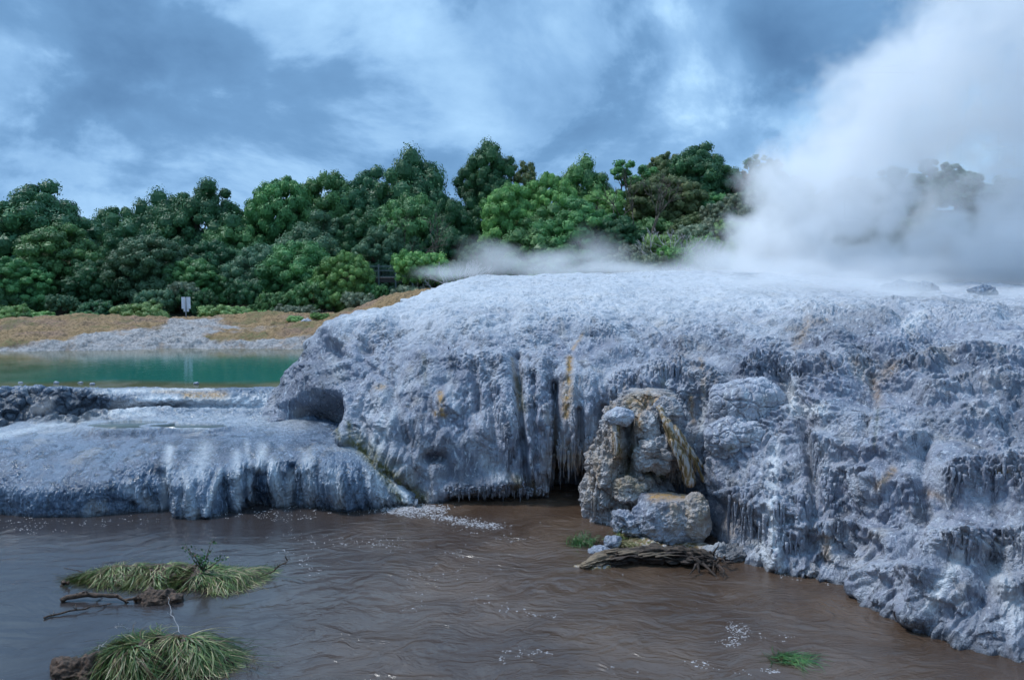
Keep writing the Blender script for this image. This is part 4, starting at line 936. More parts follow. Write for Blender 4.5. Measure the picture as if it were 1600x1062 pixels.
def flow(path, r0, r1, nm):
    q = np.array([W(*p) for p in path]); n_p = 26; s = np.linspace(0, len(q)-1, n_p); C_ = np.stack([np.interp(s, range(len(q)), q[:, k]) for k in range(3)], -1)
    mb = MB(); r = np.random.default_rng(int(path[0][0]))
    mb.tube(C_+np.array([0, .06, 0])+r.normal(size=(n_p, 3))*.012, np.linspace(r0*1.2, r1*.85, n_p), 12, flat=.8)
    for k in range(22):
        a_ = int(r.integers(0, 12)); off = np.outer(np.linspace(.25, 1, n_p)**1.5, r.normal(size=3)*np.array([r1*.8, .05, .02])); e_ = int(r.integers(a_+6, n_p+1)); w_ = r.uniform(.02, .06); mb.tube((C_+off+np.cumsum(r.normal(size=(n_p, 3))*.004, 0)+np.array([0, .05, 0]))[a_:e_], w_*np.linspace(.9, 1, e_-a_)*np.linspace(1.2, .5, e_-a_)*(1+.3*r.normal(size=e_-a_)*.5), 6)
    obj(nm, mb.mesh(nm, M_och), oc)
flow([(1030,636,18.40),(1042,660,18.15),(1058,695,17.98),(1072,722,17.92),(1080,756,17.95)], .05, .17, 'ochre_flow')
flow([(966,640,18.45),(962,680,18.3),(964,712,18.2)], .04, .06, 'ochre_flow')
lump('silt_bar', G(1035, 856, 0)+np.array([0, 0, -.01]), (1.05, .40, .07), 71, M_och, amp=.18, res=120, kind='structure')
lump('silt_bar', G(925, 884, 0)+np.array([0, 0, -.02]), (.42, .14, .05), 72, M_och, amp=.18, res=90, kind='structure')
def at_lump(name, u, v, Yd, r3, seed, m, label, **kw):
    c = W(u, v, Yd); return lump(name, c, r3, seed, m, label=label, cat=kw.pop('cat', 'boulder'), group=kw.pop('group', GR), **kw)
at_lump('boulder', 968, 651, 18.55, (.34,.30,.20), 1, M_cracked, 'smooth grey slab tilted on the upper left of the craggy outcrop', amp=.12, res=150, rz=.5)
at_lump('boulder', 1040, 640, 18.75, (.34,.30,.28), 2, M_rock, 'layered grey block on the upper right of the craggy outcrop', amp=.2, res=180, blocks=.10, strata=.12)
at_lump('boulder', 1168, 630, 18.55, (.86,.60,.58), 3, M_cracked, 'large rounded boulder with a cracked grey crust, the upper of two', amp=.10, res=360, cracks=.045, scale=1.5)
at_lump('boulder', 1150, 683, 18.05, (.66,.50,.46), 4, M_cracked, 'smaller cracked boulder below the large cracked one', amp=.12, res=320, cracks=.045, scale=1.6, stains={'wet_dark': [([(1128,705)],9,.7)], 'algae': [([(1142,700)],7,.6)]})
sb = {'ochre': [([(1020,775),(1080,772),(1100,770)],9,.9),([(1055,790)],12,.5)], 'tan': [([(1050,800),(1095,800)],22,.7)]}
at_lump('boulder', 1040, 812, 17.75, (.72,.55,.62), 5, M_sinter, 'pale rounded rock with a flat damp top below the outcrop', amp=.14, res=260, flat=.50, stains=sb)
at_lump('boulder', 1085, 812, 17.55, (.34,.36,.56), 6, M_rock, 'tan fluted rock standing right of the flat topped pale rock', amp=.16, res=220, stains={'tan': [([(1085,800)],40,.95)], 'ochre': [([(1095,775)],12,.5)]}, strata=.02)
at_lump('boulder', 985, 815, 17.7, (.34,.32,.24), 7, M_sinter, 'grey angular rock at the foot of the outcrop, above the log', amp=.3, res=160, blocks=.12)
at_lump('stone', 957, 846, 17.2, (.17,.15,.13), 8, M_sinter, 'pale rounded stone behind the left end of the log', amp=.25, res=120, cat='stone')
at_lump('stone', 936, 860, 16.9, (.24,.18,.09), 9, M_sinter, 'flat pale stone in the water at the left end of the log', amp=.2, res=120, cat='stone')
at_lump('stone', 1135, 868, 16.65, (.45,.35,.20), 10, M_rock, 'dark damp rock at the right end of the log', amp=.3, res=170, blocks=.12, cat='stone', stains={'wet_dark': [([(1140,872)],40,.75)], 'white': [([(1115,852)],18,.6)]})
at_lump('stone', 1183, 872, 16.35, (.14,.14,.15), 11, M_sinter, 'small white stone where the trickles meet the river', amp=.2, res=100, cat='stone', stains={'white': [([(1183,870)],20,.8)]})
at_lump('stone', 1415, 945, 14.0, (.18,.16,.15), 12, M_rock, 'reddish stone at the waterline on the lower right', amp=.2, res=110, cat='stone', stains={'tan': [([(1415,945)],20,.8)]})
at_lump('stone', 1265, 890, 15.7, (.34,.22,.12), 13, M_rock, 'flat brown stone at the foot of the right hand face', amp=.3, res=130, cat='stone', blocks=.08)
at_lump('stone', 478, 507, 42.0, (.34,.26,.24), 14, M_cracked, 'grey stone beside the small bright bush on the brown mound', amp=.3, res=70, cat='stone', group=None)
for (u, v, Yd, lab, s) in [(1412,452,28.8,'long low grey boulder on the terrace top before the steam',15), (1445,455,28.2,'dark grey boulder beside the long one on the terrace top',16), (1534,460,27.6,'lone dark boulder on the terrace top near the right edge',17)]:
    at_lump('boulder', u, v, Yd, ((.75,.4,.30) if s == 15 else (.45,.36,.27)), s, M_lower, lab, amp=.25, res=120, group='boulders on the terrace top')
for i, (u, v, lab) in enumerate([(32,598,'small white stone at the pond edge nearest the left side of the picture'),(88,598,'tiny white stone in the pond edge above the dark hollow'),(125,598,'white stone of the right pair on the near pond edge, the left one'),(145,600,'white stone of the right pair on the near pond edge, the right one'),(46,612,'pale upright stone on the rim above the dark hollow'),(306,599,'flat pale stone at the near pond edge below the sign reflection')]):
    c = G(u, v, 1.91+.02*(i % 2)); lump('stone', c, ((.09,.06,.05) if i != 4 else (.07,.07,.18)), 20+i, M_cracked, amp=.35, res=50, label=lab, cat='stone', group='white stones at the pond edge')
# collapsed blocks in the hollow on the left
for i, (u, v, z, r_, lab) in enumerate([(42,650,1.15,.20,'pale pinkish block lying in the dark hollow'),(62,640,1.2,.13,'small pale block right of the pinkish one in the hollow'),(100,618,1.75,.30,'dark lumpy block on the upper wall of the hollow'),(135,630,1.55,.26,'grey block at the right end of the hollow wall'),(20,632,1.5,.34,'dark block on the hollow wall by the left edge'),(72,628,1.55,.28,'dark block in the middle of the hollow wall')]):
    c = G(u, v, z); lump('fallen_block', c, (r_*1.2, r_, r_*.7), 40+i, M_rock, amp=.4, res=90, blocks=.12, label=lab, cat='rock', group='blocks in the hollow', stains={'wet_dark': [([(u, v)],60,.0 if i < 2 else .7)], 'tan': [([(u, v)],40,.6 if i < 2 else 0)]})  # all but the first two blocks get a darker tone

# ------------------------------------------------------------------ log
m, t, b = mat('weathered_log'); co = objco(t); mp = t.n('ShaderNodeMapping', {'Vector': co, 'Scale': (1.2, 9, 14)}).outputs[0]
f_ = t.noise(mp, 1.6, 6, .65, .4); c = t.mix(t.ramp(f_, .38, .62), (.014, .009, .007), (.070, .045, .034)); c = t.mix(t.m('MULTIPLY', attr(t, 'tint'), t.ramp(f_, .35, .6, .5, 1)), c, (.24, .18, .12))
L(t, c, b.inputs['Base Color']); b.inputs['Roughness'].default_value = .7; L(t, bump(t, f_, .05), b.inputs['Normal']); M_log = m
pts_px = [(905,884,.02),(935,876,.05),(980,868,.10),(1030,866,.12),(1075,868,.12),(1115,874,.10)]
Lp = np.array([G(u, v, z) for u, v, z in pts_px]); n = 160; s_ = np.linspace(0, len(Lp)-1, n); C0 = np.stack([np.interp(s_, range(len(Lp)), Lp[:, k]) for k in range(3)], -1)
nth = 90; th = np.linspace(0, 2*math.pi, nth, endpoint=False)
rw = np.interp(np.linspace(0, 1, n), [0, .06, .25, .6, .9, 1], [.03, .12, .20, .23, .21, .08]); rh = np.interp(np.linspace(0, 1, n), [0, .06, .25, .6, .9, 1], [.012, .05, .09, .12, .12, .05])
S, TH = np.meshgrid(s_, th, indexing='ij'); RW = rw[:, None]; RH = rh[:, None]
rg = 1+.50*(billow(S*1.1, np.cos(TH)*2.6, np.sin(TH)*2.6, 4, .62)-.35)*2+.38*pn(S*1.8, np.cos(TH)*1.6, np.sin(TH)*1.6)
P = np.stack([C0[:, None, 0]+0*TH, C0[:, None, 1]+RW*np.cos(TH)*rg, C0[:, None, 2]+RH*np.sin(TH)*rg], -1)
P[..., 2] = np.maximum(P[..., 2], -.12)
V_ = np.concatenate([P.reshape(-1, 3), P[0].mean(0)[None], P[-1].mean(0)[None]]); n0 = n*nth
F3 = [(n0, (i+1) % nth, i) for i in range(nth)]+[(n0+1, (n-1)*nth+i, (n-1)*nth+(i+1) % nth) for i in range(nth)]
F4 = np.array([(i*nth+k, i*nth+(k+1) % nth, (i+1)*nth+(k+1) % nth, (i+1)*nth+k) for i in range(n-1) for k in range(nth)])
tint = np.concatenate([(sstep(1.9, .6, S)*sstep(-.3, .5, np.sin(TH))+.15*sstep(.75, 1, np.sin(TH))).ravel(), [1, 0]])
lg = empty('driftwood_log', tuple(Lp[2]), 'flat weathered log lying in the river at the foot of the outcrop', 'log')
def under(o, e):
    o.parent = e; o.matrix_parent_inverse = Matrix.Identity(4); o.location = tuple(-np.array(e.location))
under(obj('trunk', mesh_np('log_trunk', V_, [F4, np.array(F3)], M_log, True, {'tint': tint})), lg)
mb = MB(); r = np.random.default_rng(8)
for k in range(26):
    u = 1085+r.random()*50; p = G(u, 874+r.normal()*6, .12+r.random()*.08); d = np.array([r.normal()*.5+.2, r.normal()*.35-.2, -.2+r.normal()*.3]); L_ = r.uniform(.15, .5)
    mb.tube([p, p+d*L_*.5+r.normal(size=3)*.04, p+d*L_+r.normal(size=3)*.05+np.array([0, 0, -.05])], [.03, .02, .007], 6)
under(obj('root_tangle', mb.mesh('log_roots', M_log)), lg)
mb = MB()
for k in range(14):
    u = 930+r.random()*130; p = G(u, 862+r.normal()*4, .2); mb.tube([p, p+np.array([.25, .05, .02]), p+np.array([.55, .02+r.normal()*.05, -.02])], [.035, .03, .008], 6, flat=.5, a=.6)
under(obj('splinter', mb.mesh('log_splinters', M_log)), lg)
# silt and warm water bar behind the log
# ------------------------------------------------------------------ grass clumps in the river
def blade_mat(name, a, c_, d):
    m, t, b = mat(name); tn = attr(t, 'tint'); isl = t.n('ShaderNodeNewGeometry').outputs['Random Per Island']
    c = t.mix(t.ramp(tn, .25, .6), a, c_); c = t.mix(t.ramp(tn, .62, .9), c, d); c = t.mix(t.ramp(isl, .86, .92), c, (.10, .065, .035)); hs = t.n('ShaderNodeHueSaturation', {'Color': c, 'Value': t.ramp(isl, 0, 1, .5, 1.4, False)})
    L(t, hs.outputs[0], b.inputs['Base Color']); b.inputs['Roughness'].default_value = .45
    tr = t.n('ShaderNodeBsdfTranslucent', {'Color': hs.outputs[0]}); mx_ = t.n('ShaderNodeMixShader', {0: .2, 1: b.outputs[0], 2: tr.outputs[0]})
    L(t, mx_.outputs[0], m.node_tree.nodes['Material Output'].inputs['Surface']); return m
M_blade = blade_mat('sedge_blades', (.055, .13, .030), (.19, .26, .07), (.42, .34, .19))
M_blade2 = blade_mat('dark_green_grass', (.03, .12, .035), (.09, .22, .05), (.22, .24, .06))
m, t, b = mat('root_and_silt'); n_ = t.noise(objco(t), 14, 6, .7); L(t, t.mix(t.ramp(n_, .35, .65), (.022, .014, .010), (.13, .075, .048)), b.inputs['Base Color']); b.inputs['Roughness'].default_value = .7; L(t, bump(t, n_, .05), b.inputs['Normal']); M_root = m
def blades(mb, base, dirs, L0, r, w=.011, rise=.24, grav=1.0, tint=None, seg=7):
    """long flat leaves that rise, bend over along dirs and hang"""
    for p, d in zip(base, dirs):
        ln = L0*r.uniform(.55, 1.25); up = rise*r.uniform(.5, 1.3); d = d/np.linalg.norm(d[:2]); sd = np.array([-d[1], d[0], 0]); wv = w*.62*r.uniform(.5, 1.5); bend = r.normal()*.55; rise_k = r.uniform(.2, 1.2); up *= rise_k; ln *= (1 if r.random() < .8 else .5)
        s = np.linspace(0, 1, seg); hz = ln*(s-.10*s*s); z = up*ln*np.sin(np.minimum(s*2.2, 3.0))*.9-grav*.42*ln*s**2.2
        pt = p+np.outer(hz, d)+np.outer(bend*ln*s*s, sd)+np.outer(z, [0, 0, 1]); pt[:, 2] = np.maximum(pt[:, 2], .012+.01*r.random())
        ww = wv*np.array([1, 1.05, 1, .9, .75, .5, .1])[:seg]
        V_ = np.concatenate([pt-sd*ww[:, None], pt+sd*ww[:, None]+np.array([0, 0, .003])]); F = [(i, i+1, seg+i+1, seg+i) for i in range(seg-1)]
        mb.add(V_, F, None, tint() if tint else .3)
def clump(name, spine, width, hgt, dirf, nbl, L0, label, cat, seed, mat_b, tintf, wood=True, w=.011):
    """spine: points (u,v) on the water; a silt and root mound with combed leaves"""
    r = np.random.default_rng(seed); S_ = np.array([G(u, v, 0) for u, v in spine]); c = S_.mean(0)
    e = empty(name, tuple(c), label, cat)
    n = 120; s = np.linspace(0, len(S_)-1, n); C0 = np.stack([np.interp(s, range(len(S_)), S_[:, k]) for k in range(3)], -1)
    tt = np.linspace(0, 1, n); prof = np.sin(np.pi*np.clip(tt, .02, .98))**.55; m_ = 50; th = np.linspace(0, math.pi, m_)
    A, TH = np.meshgrid(np.arange(n), th, indexing='ij'); w_ = (width*prof)[A]; h_ = (hgt*prof)[A]
    X = C0[A, 0]; Yq = C0[A, 1]-np.cos(TH)*w_*(1+.3*pn(X*2, np.cos(TH)*1.5, seed)); Zq = np.sin(TH)*h_*(1+.5*pn(X*1.6+seed, np.cos(TH), 2.))+.06*(billow(X*6, Yq*6, TH*2, 3)-.3)-.05
    P = np.stack([X, Yq, Zq], -1); under(obj('root_mass', mesh_np('root_mass', P.reshape(-1, 3), gridfaces(n, m_)[:, ::-1], M_root, True)), e)
    base = []; dr = []
    for k in range(nbl):
        a = int(r.integers(4, n-4)); b_ = int(np.clip(r.normal(m_*.5, m_*.24), 1, m_-2)); p = P[a, b_]+np.array([0, 0, -.02]); v_ = dirf(a/n, b_/m_, r); tw_ = 3.0*float(pn(p[0]*1.7+seed, p[1]*2.2, 3.)); v_ = np.array([v_[0]*math.cos(tw_)-v_[1]*math.sin(tw_), v_[0]*math.sin(tw_)+v_[1]*math.cos(tw_), 0])
        if float(pn(p[0]*2.6, p[1]*3+seed, 9.)) < -.20: continue
        base.append(p); dr.append(v_)
    mb = MB(); blades(mb, base, dr, L0, r, w, tint=lambda: tintf(r)); under(obj('leaves', mb.mesh('leaves', mat_b, True)), e)
    mb = MB()
    for k in range(90):
        a = int(r.integers(2, n-2)); p = P[a, int(r.choice([1, 3, m_-3, 6, 10]))]; d = np.array([r.normal(), -abs(r.normal())*.7, r.normal()*.25]); d /= np.linalg.norm(d); q = [p, p+d*.12+r.normal(size=3)*.02, p+d*.28+r.normal(size=3)*.04]
        for z_ in q: z_[2] = max(z_[2], .0)
        mb.tube(q, [.012, .008, .003], 5)
    under(obj('root_fringe', mb.mesh('roots', M_root), kind='stuff'), e); return e, P
def d1(a, b_, r):
    v = np.array([1.0-1.7*(a < .25)+r.normal()*.35, -.75+r.normal()*.45, 0]); 
    if .45 < a < .6: v = np.array([-.7+r.normal()*.4, -.8, 0])
    if b_ > .7: v[1] = abs(v[1])*.4
    return v
tf1 = lambda r: float(np.clip(r.choice([.15, .45, .5, .8, .95], p=[.26, .26, .20, .16, .12])+r.normal()*.06, 0, 1))
clump('sedge_clump', [(130,898),(185,900),(250,902),(310,906),(365,908),(410,894)], .46, .26, d1, 7500, .42, 'uprooted sedge clump with green and straw coloured leaves, the farther of two in the river', 'grass clump', 5, M_blade, tf1, w=.010)
def d2(a, b_, r):
    v = np.array([-.95+r.normal()*.22, -.45+r.normal()*.30, 0])
    if a > .72: v = np.array([.8+r.normal()*.4, -.6+r.normal()*.3, 0])
    if r.random() < .12: v = np.array([.1+r.normal()*.3, -1, 0])
    return v
tf2 = lambda r: float(np.clip(r.choice([.1, .3, .5, .85], p=[.32, .30, .20, .18])+r.normal()*.06, 0, 1))
clump('sedge_clump', [(175,1042),(205,1034),(245,1028),(290,1030),(335,1038)], .38, .38, d2, 4600, .60, 'sedge clump with long green leaves combed to the left, nearest to the viewer', 'grass clump', 6, M_blade, tf2, w=.010)
# brown root mat at its left end
def mound(name, u, v, r3, seed, m_, label, cat, **kw):
    c = G(u, v, 0)+np.array([0, 0, r3[2]*.25]); return lump(name, c, r3, seed, m_, amp=.35, res=130, label=label, cat=cat, blocks=.05, **kw)
mound('root_mat', 135, 1052, (.50,.30,.20), 31, M_root, 'matted brown root mass at the left end of the nearest sedge clump', 'root mat')
mound('root_mat', 345, 1040, (.22,.14,.11), 32, M_root, 'small brown root lump at the right end of the nearest sedge clump', 'root mat')
mound('root_mat', 245, 938, (.42,.16,.12), 33, M_root, 'dark root lump in the water just below the farther sedge clump', 'root mat')
def branch(name, pts, r0, seed, label, twigs=10, tl=.25, m_=None, cat='branch', upb=.4):
    r = np.random.default_rng(seed); q = np.array([G(u, v, z) for u, v, z in pts]); n = 14; s = np.linspace(0, len(q)-1, n); C0 = np.stack([np.interp(s, range(len(q)), q[:, k]) for k in range(3)], -1)+r.normal(size=(n, 3))*.012
    mb = MB(); mb.tube(C0, np.linspace(r0, r0*.3, n)*(1+.25*r.normal(size=n)*.5), 7)
    for k in range(twigs):
        i = int(r.integers(2, n)); d = C0[i]-C0[i-1]; d /= np.linalg.norm(d); d = d+r.normal(size=3)*.6; d[2] += upb; d /= np.linalg.norm(d); e_ = C0[i]+d*tl*r.uniform(.4, 1.2)
        mb.tube([C0[i], (C0[i]+e_)/2+r.normal(size=3)*.02, e_], [r0*.4, r0*.25, r0*.12], 5)
    return obj(name, mb.mesh(name, m_ or M_root), label=label, cat=cat)
branch('branch', [(395,905,.05),(425,893,.10),(440,882,.25),(452,872,.42)], .018, 1, 'thin bare twig sticking up at the right end of the farther sedge clump', 16, .18)
branch('branch', [(95,938,.03),(130,928,.10),(165,930,.10),(205,936,.06),(250,934,.08)], .055, 2, 'dark rotten branch floating below the farther sedge clump', 22, .14, upb=.2)
branch('branch', [(68,964,.02),(100,955,.05),(150,948,.04),(170,944,.02)], .02, 3, 'thin stick lying flat on the water, lowest left of the farther clump', 6, .12)
branch('branch', [(97,916,-.02),(100,908,.06),(108,912,.05)], .04, 4, 'little dark twig knot left of the farther sedge clump', 10, .10)
branch('branch', [(130,894,.18),(115,889,.24),(100,886,.26)], .010, 5, 'flower stalk bent left from the farther sedge clump', 5, .05)
branch('branch', [(265,944,.0),(268,938,.15),(266,932,.25)], .012, 6, 'short upright stick in the water between the two sedge clumps', 3, .08)
branch('stalk', [(283,990,.32),(272,965,.50),(266,945,.62),(263,932,.72)], .008, 7, 'tall pale dry stalk rising from the nearest sedge clump', 4, .06, M_dead, 'stalk')
branch('stalk', [(205,990,.25),(190,978,.42),(180,978,.45)], .008, 8, 'dry stalk leaning left from the nearest sedge clump', 6, .07, M_dead, 'stalk')
branch('stalk', [(150,1030,.15),(155,1010,.3),(165,1004,.34)], .012, 9, 'bent dry stalk over the brown root mat', 6, .07, M_dead, 'stalk')
# reeds standing in the water
def tuft(name, u, v, n, ln, label, cat, seed, mt, tintf, spread=.06, rise=1.2, w=.006, z=0.0, grav=.5):
    r = np.random.default_rng(seed); c = G(u, v, z); mb = MB(); base = [c+np.array([r.normal()*spread, r.normal()*spread*.6, 0]) for _ in range(n)]; an = r.random(n)*6.28
    blades(mb, base, [np.array([math.cos(a), math.sin(a)*.7, 0]) for a in an], ln, r, w, rise, grav, tint=lambda: tintf(r)); V0 = mb
    return obj(name, V0.mesh(name, mt, True), label=label, cat=cat)
tuft('reed_tuft', 388, 1046, 26, .30, 'few dark reed blades standing in the water right of the nearest clump', 'reeds', 1, M_root, lambda r: .2, .07, 1.3, .004)
tuft('grass_tuft', 908, 850, 420, .24, 'small bright green grass tuft in the river left of the log', 'grass tuft', 2, M_blade2, lambda r: r.uniform(0, .7), .13, .9, .007)
tuft('grass_tuft', 938, 852, 260, .20, 'brown dry tuft between the green tuft and the pale stone', 'grass tuft', 3, M_root, lambda r: .3, .08, .8, .007)
tuft('grass_tuft', 985, 850, 380, .26, 'wide straw brown tuft behind the log', 'grass tuft', 4, M_blade, lambda r: r.uniform(.6, 1), .16, .5, .006, .05)
tuft('grass_tuft', 966, 842, 120, .20, 'yellow green tuft just left of the straw tuft', 'grass tuft', 6, M_blade2, lambda r: r.uniform(.4, 1), .06, 1.0, .006, .05)
tuft('grass_tuft', 1238, 1030, 300, .30, 'green weed awash in the river near the lower right corner', 'water weed', 5, M_blade2, lambda r: r.uniform(0, .7), .13, .15, .007)
# leafy sapling on the farther clump
e = empty('sapling', tuple(G(318, 892, .25)), 'dark green leafy sapling growing from the farther sedge clump', 'sapling'); mb = MB(); r = np.random.default_rng(12); lv = MB()
tips = []
for k, (dx, dz) in enumerate([(-.22,.34),(-.16,.26),(-.02,.22),(.10,.40),(.12,.30),(.22,.16),(-.08,.15),(.02,.12)]):
    tip = np.array([dx, r.normal()*.05, dz]); q = [np.zeros(3), tip*.5+r.normal(size=3)*.015, tip]; mb.tube(q, [.010, .007, .003], 5)
    for j in range(26):
        s = r.uniform(.3, 1.05); p = q[0]*(1-s)+tip*s+r.normal(size=3)*.028; d = r.normal(size=3); d[2] += .4; d /= np.linalg.norm(d); sd = np.cross(d, r.normal(size=3)); sd /= np.linalg.norm(sd); l = r.uniform(.025, .05)
        lv.add([p, p+d*l*.5+sd*l*.28, p+d*l, p+d*l*.5-sd*l*.28], [(0, 1, 2, 3)], None, r.uniform(.1, .6))
e.scale = (1.55, 1.55, 1.45); obj('stem', mb.mesh('stem', M_bark), e); obj('leaves', lv.mesh('leaves', M_blade2, False), e)

# ------------------------------------------------------------------ foam
m, t, b = mat('foam'); b.inputs['Base Color'].default_value = (.42, .41, .43, 1); b.inputs['Roughness'].default_value = .6; M_foam = m
mb = MB(); r = np.random.default_rng(77)
def flecks(line, n, spread_u, spread_v, s0=.010, s1=.022, clus=.45):
    n = int(n*(1.3 if n > 500 else .62))
    L_ = np.array(line, float); seg = np.concatenate([[0], np.cumsum(np.hypot(*np.diff(L_, axis=0).T))]); last = None
    for k in range(n):
        if last is not None and r.random() < clus: u = last[0]+r.normal()*4; v = last[1]+r.normal()*1.2
        else: s = r.uniform(0, seg[-1]); u = np.interp(s, seg, L_[:, 0])+r.normal()*spread_u; v = np.interp(s, seg, L_[:, 1])+r.normal()*spread_v
        last = (u, v); p = G(u, v, 0)
        lk = look_low(u, v) if u < 650 else look_main(u, v)
        if lk is not None and lk[1] < p[1] and lk[2] > .03: continue
        z = float(river_z(p[0], p[1])); a0 = r.random()*6; rr = .46*r.uniform(s0, s1)*(1 if r.random() < .88 else 1.8); k_ = 7; ex = r.uniform(.9, 2.2)
        ang = a0+np.arange(k_)*2*math.pi/k_; rad = rr*r.uniform(.6, 1.2, k_); x = rad*np.cos(ang)*ex; y = rad*np.sin(ang)
        V_ = np.concatenate([np.stack([p[0]+x, p[1]+y, np.full(k_, z-.003)], -1), np.stack([p[0]+x*.7, p[1]+y*.7, np.full(k_, z+.004)], -1), [[p[0], p[1], z+.006]]])
        mb.add(V_, [(i, (i+1) % k_, k_+(i+1) % k_, k_+i) for i in range(k_)], [(k_+i, k_+(i+1) % k_, 2*k_) for i in range(k_)])
flecks([(610,797),(650,793),(690,795)], 900, 14, 3.2, .010, .03, .4); flecks([(620,800),(680,806),(740,818),(778,823)], 750, 12, 2.6, .010, .028, .5); flecks([(690,812),(780,835),(850,850)], 90, 18, 4)
flecks([(0,812),(60,815),(140,818),(240,812)], 200, 16, 4); flecks([(300,808),(420,800),(520,797),(590,797)], 260, 16, 3, .012, .03); flecks([(400,806),(440,812),(490,806)], 120, 10, 2, .01, .02)
flecks([(0,828),(40,826),(90,830)], 90, 12, 4); flecks([(440,830),(500,845),(560,848),(620,845)], 200, 18, 5); flecks([(445,860),(480,880),(500,895)], 90, 10, 5); flecks([(600,850),(680,870),(760,895)], 70, 30, 8)
flecks([(620,895),(690,900),(640,945),(625,955)], 60, 10, 4); flecks([(745,925),(755,940),(800,950),(865,962)], 80, 8, 3); flecks([(780,1035),(800,1020),(850,1018),(860,1020)], 90, 6, 3)
flecks([(1140,980),(1165,985),(1150,1000),(1140,1008)], 380, 7, 4, .008, .02, .6); flecks([(1080,1035),(1150,1045),(1190,1050)], 60, 14, 4); flecks([(1190,1045),(1215,1050)], 60, 5, 2); flecks([(930,1040),(1000,1050)], 10, 20, 6); flecks([(1200,990),(1230,1000)], 20, 12, 4)
flecks([(900,765),(930,790),(960,810)], 120, 8, 4, .01, .022); flecks([(640,800),(900,850),(1100,930)], 20, 90, 30, .007, .014, .2); flecks([(1200,893),(1300,912)], 60, 10, 3, .01, .02)
obj('foam', mb.mesh('foam', M_foam), kind='stuff', label='white foam flecks drifting on the brown river', cat='foam')

# ------------------------------------------------------------------ sign, boardwalk
def pm(name, col, rough=.5, metal=0.0):
    m, t, b = mat(name); n_ = t.noise(objco(t), 12, 4, .6); L(t, t.mix(t.ramp(n_, .4, .7, 0, .35), col, [q*.6 for q in col]), b.inputs['Base Color']); b.inputs['Roughness'].default_value = rough; b.inputs['Metallic'].default_value = metal; return m
M_white = pm('white_board', (.72, .73, .80)); M_post = pm('grey_post', (.22, .23, .25), .6); M_rail = pm('green_grey_rail', (.13, .17, .17), .6); M_plank = pm('dark_planks', (.06, .05, .045), .8); M_mesh = pm('dark_green_mesh', (.045, .075, .075), .7)
g = W(291, 491, 43.8); gz = float(ground_h(g[0], 43.8)); e = empty('sign', (g[0], 43.8, gz-.1), 'white two panel warning sign on one grey post on the bank, seen from behind', 'sign', rz=.05)
hz = W(291, 464, 43.8)[2]-gz+.1
mb = MB(); mb.tube([(0, -.03, -.3), (0, -.03, hz-.02)], .035, 8); obj('post', mb.mesh('post', M_post), e)
for sx in (-.125, .125):
    mb = MB(); mb.box((sx, .03, hz-.30), (.20, .03, .60)); mb.box((sx*.62, .03, hz-.68), (.11, .028, .14)); obj('panel', mb.mesh('panel', M_white, False), e)
Yb = 51.0; p0 = W(566, 436, Yb); p1 = W(640, 436, Yb); zt = W(600, 416, Yb)[2]; zd = W(600, 434, Yb)[2]
e = empty('boardwalk', (float(p0[0]), Yb, float(zd)), 'dark timber boardwalk with a mesh railing under the central trees', 'boardwalk'); wd = float(p1[0]-p0[0])+1.2; hh = float(zt-zd)
mb = MB(); 
for k in range(int(wd/.16)): mb.box((k*.16, .7, -.02), (.145, 1.5, .05))
obj('deck', mb.mesh('deck', M_plank, False), e)
mb = MB(); mb.box((wd/2, -.06, -.16), (wd, .08, .22)); mb.box((wd/2, 1.4, -.16), (wd, .08, .22)); obj('beam', mb.mesh('beam', M_plank, False), e)
for z in (hh, hh*.10, hh*.62):
    mb = MB(); mb.box((wd/2, -.02, z), (wd, .07, .06)); obj('rail', mb.mesh('rail', M_rail, False), e)
for k in range(5):
    mb = MB(); mb.box((k*wd/4, -.12, hh*.5-.5), (.09, .09, hh+1.2)); obj('post', mb.mesh('post', M_rail, False), e)
mb = MB()
for k in range(int(wd/.09)): mb.box((k*.09+.03, .03, hh*.5), (.018, .018, hh*.9))
for k in range(6): mb.box((wd/2, .045, hh*.1+k*hh*.15), (wd, .010, .012))
obj('railing_mesh', mb.mesh('railing_mesh', M_mesh, False), e)
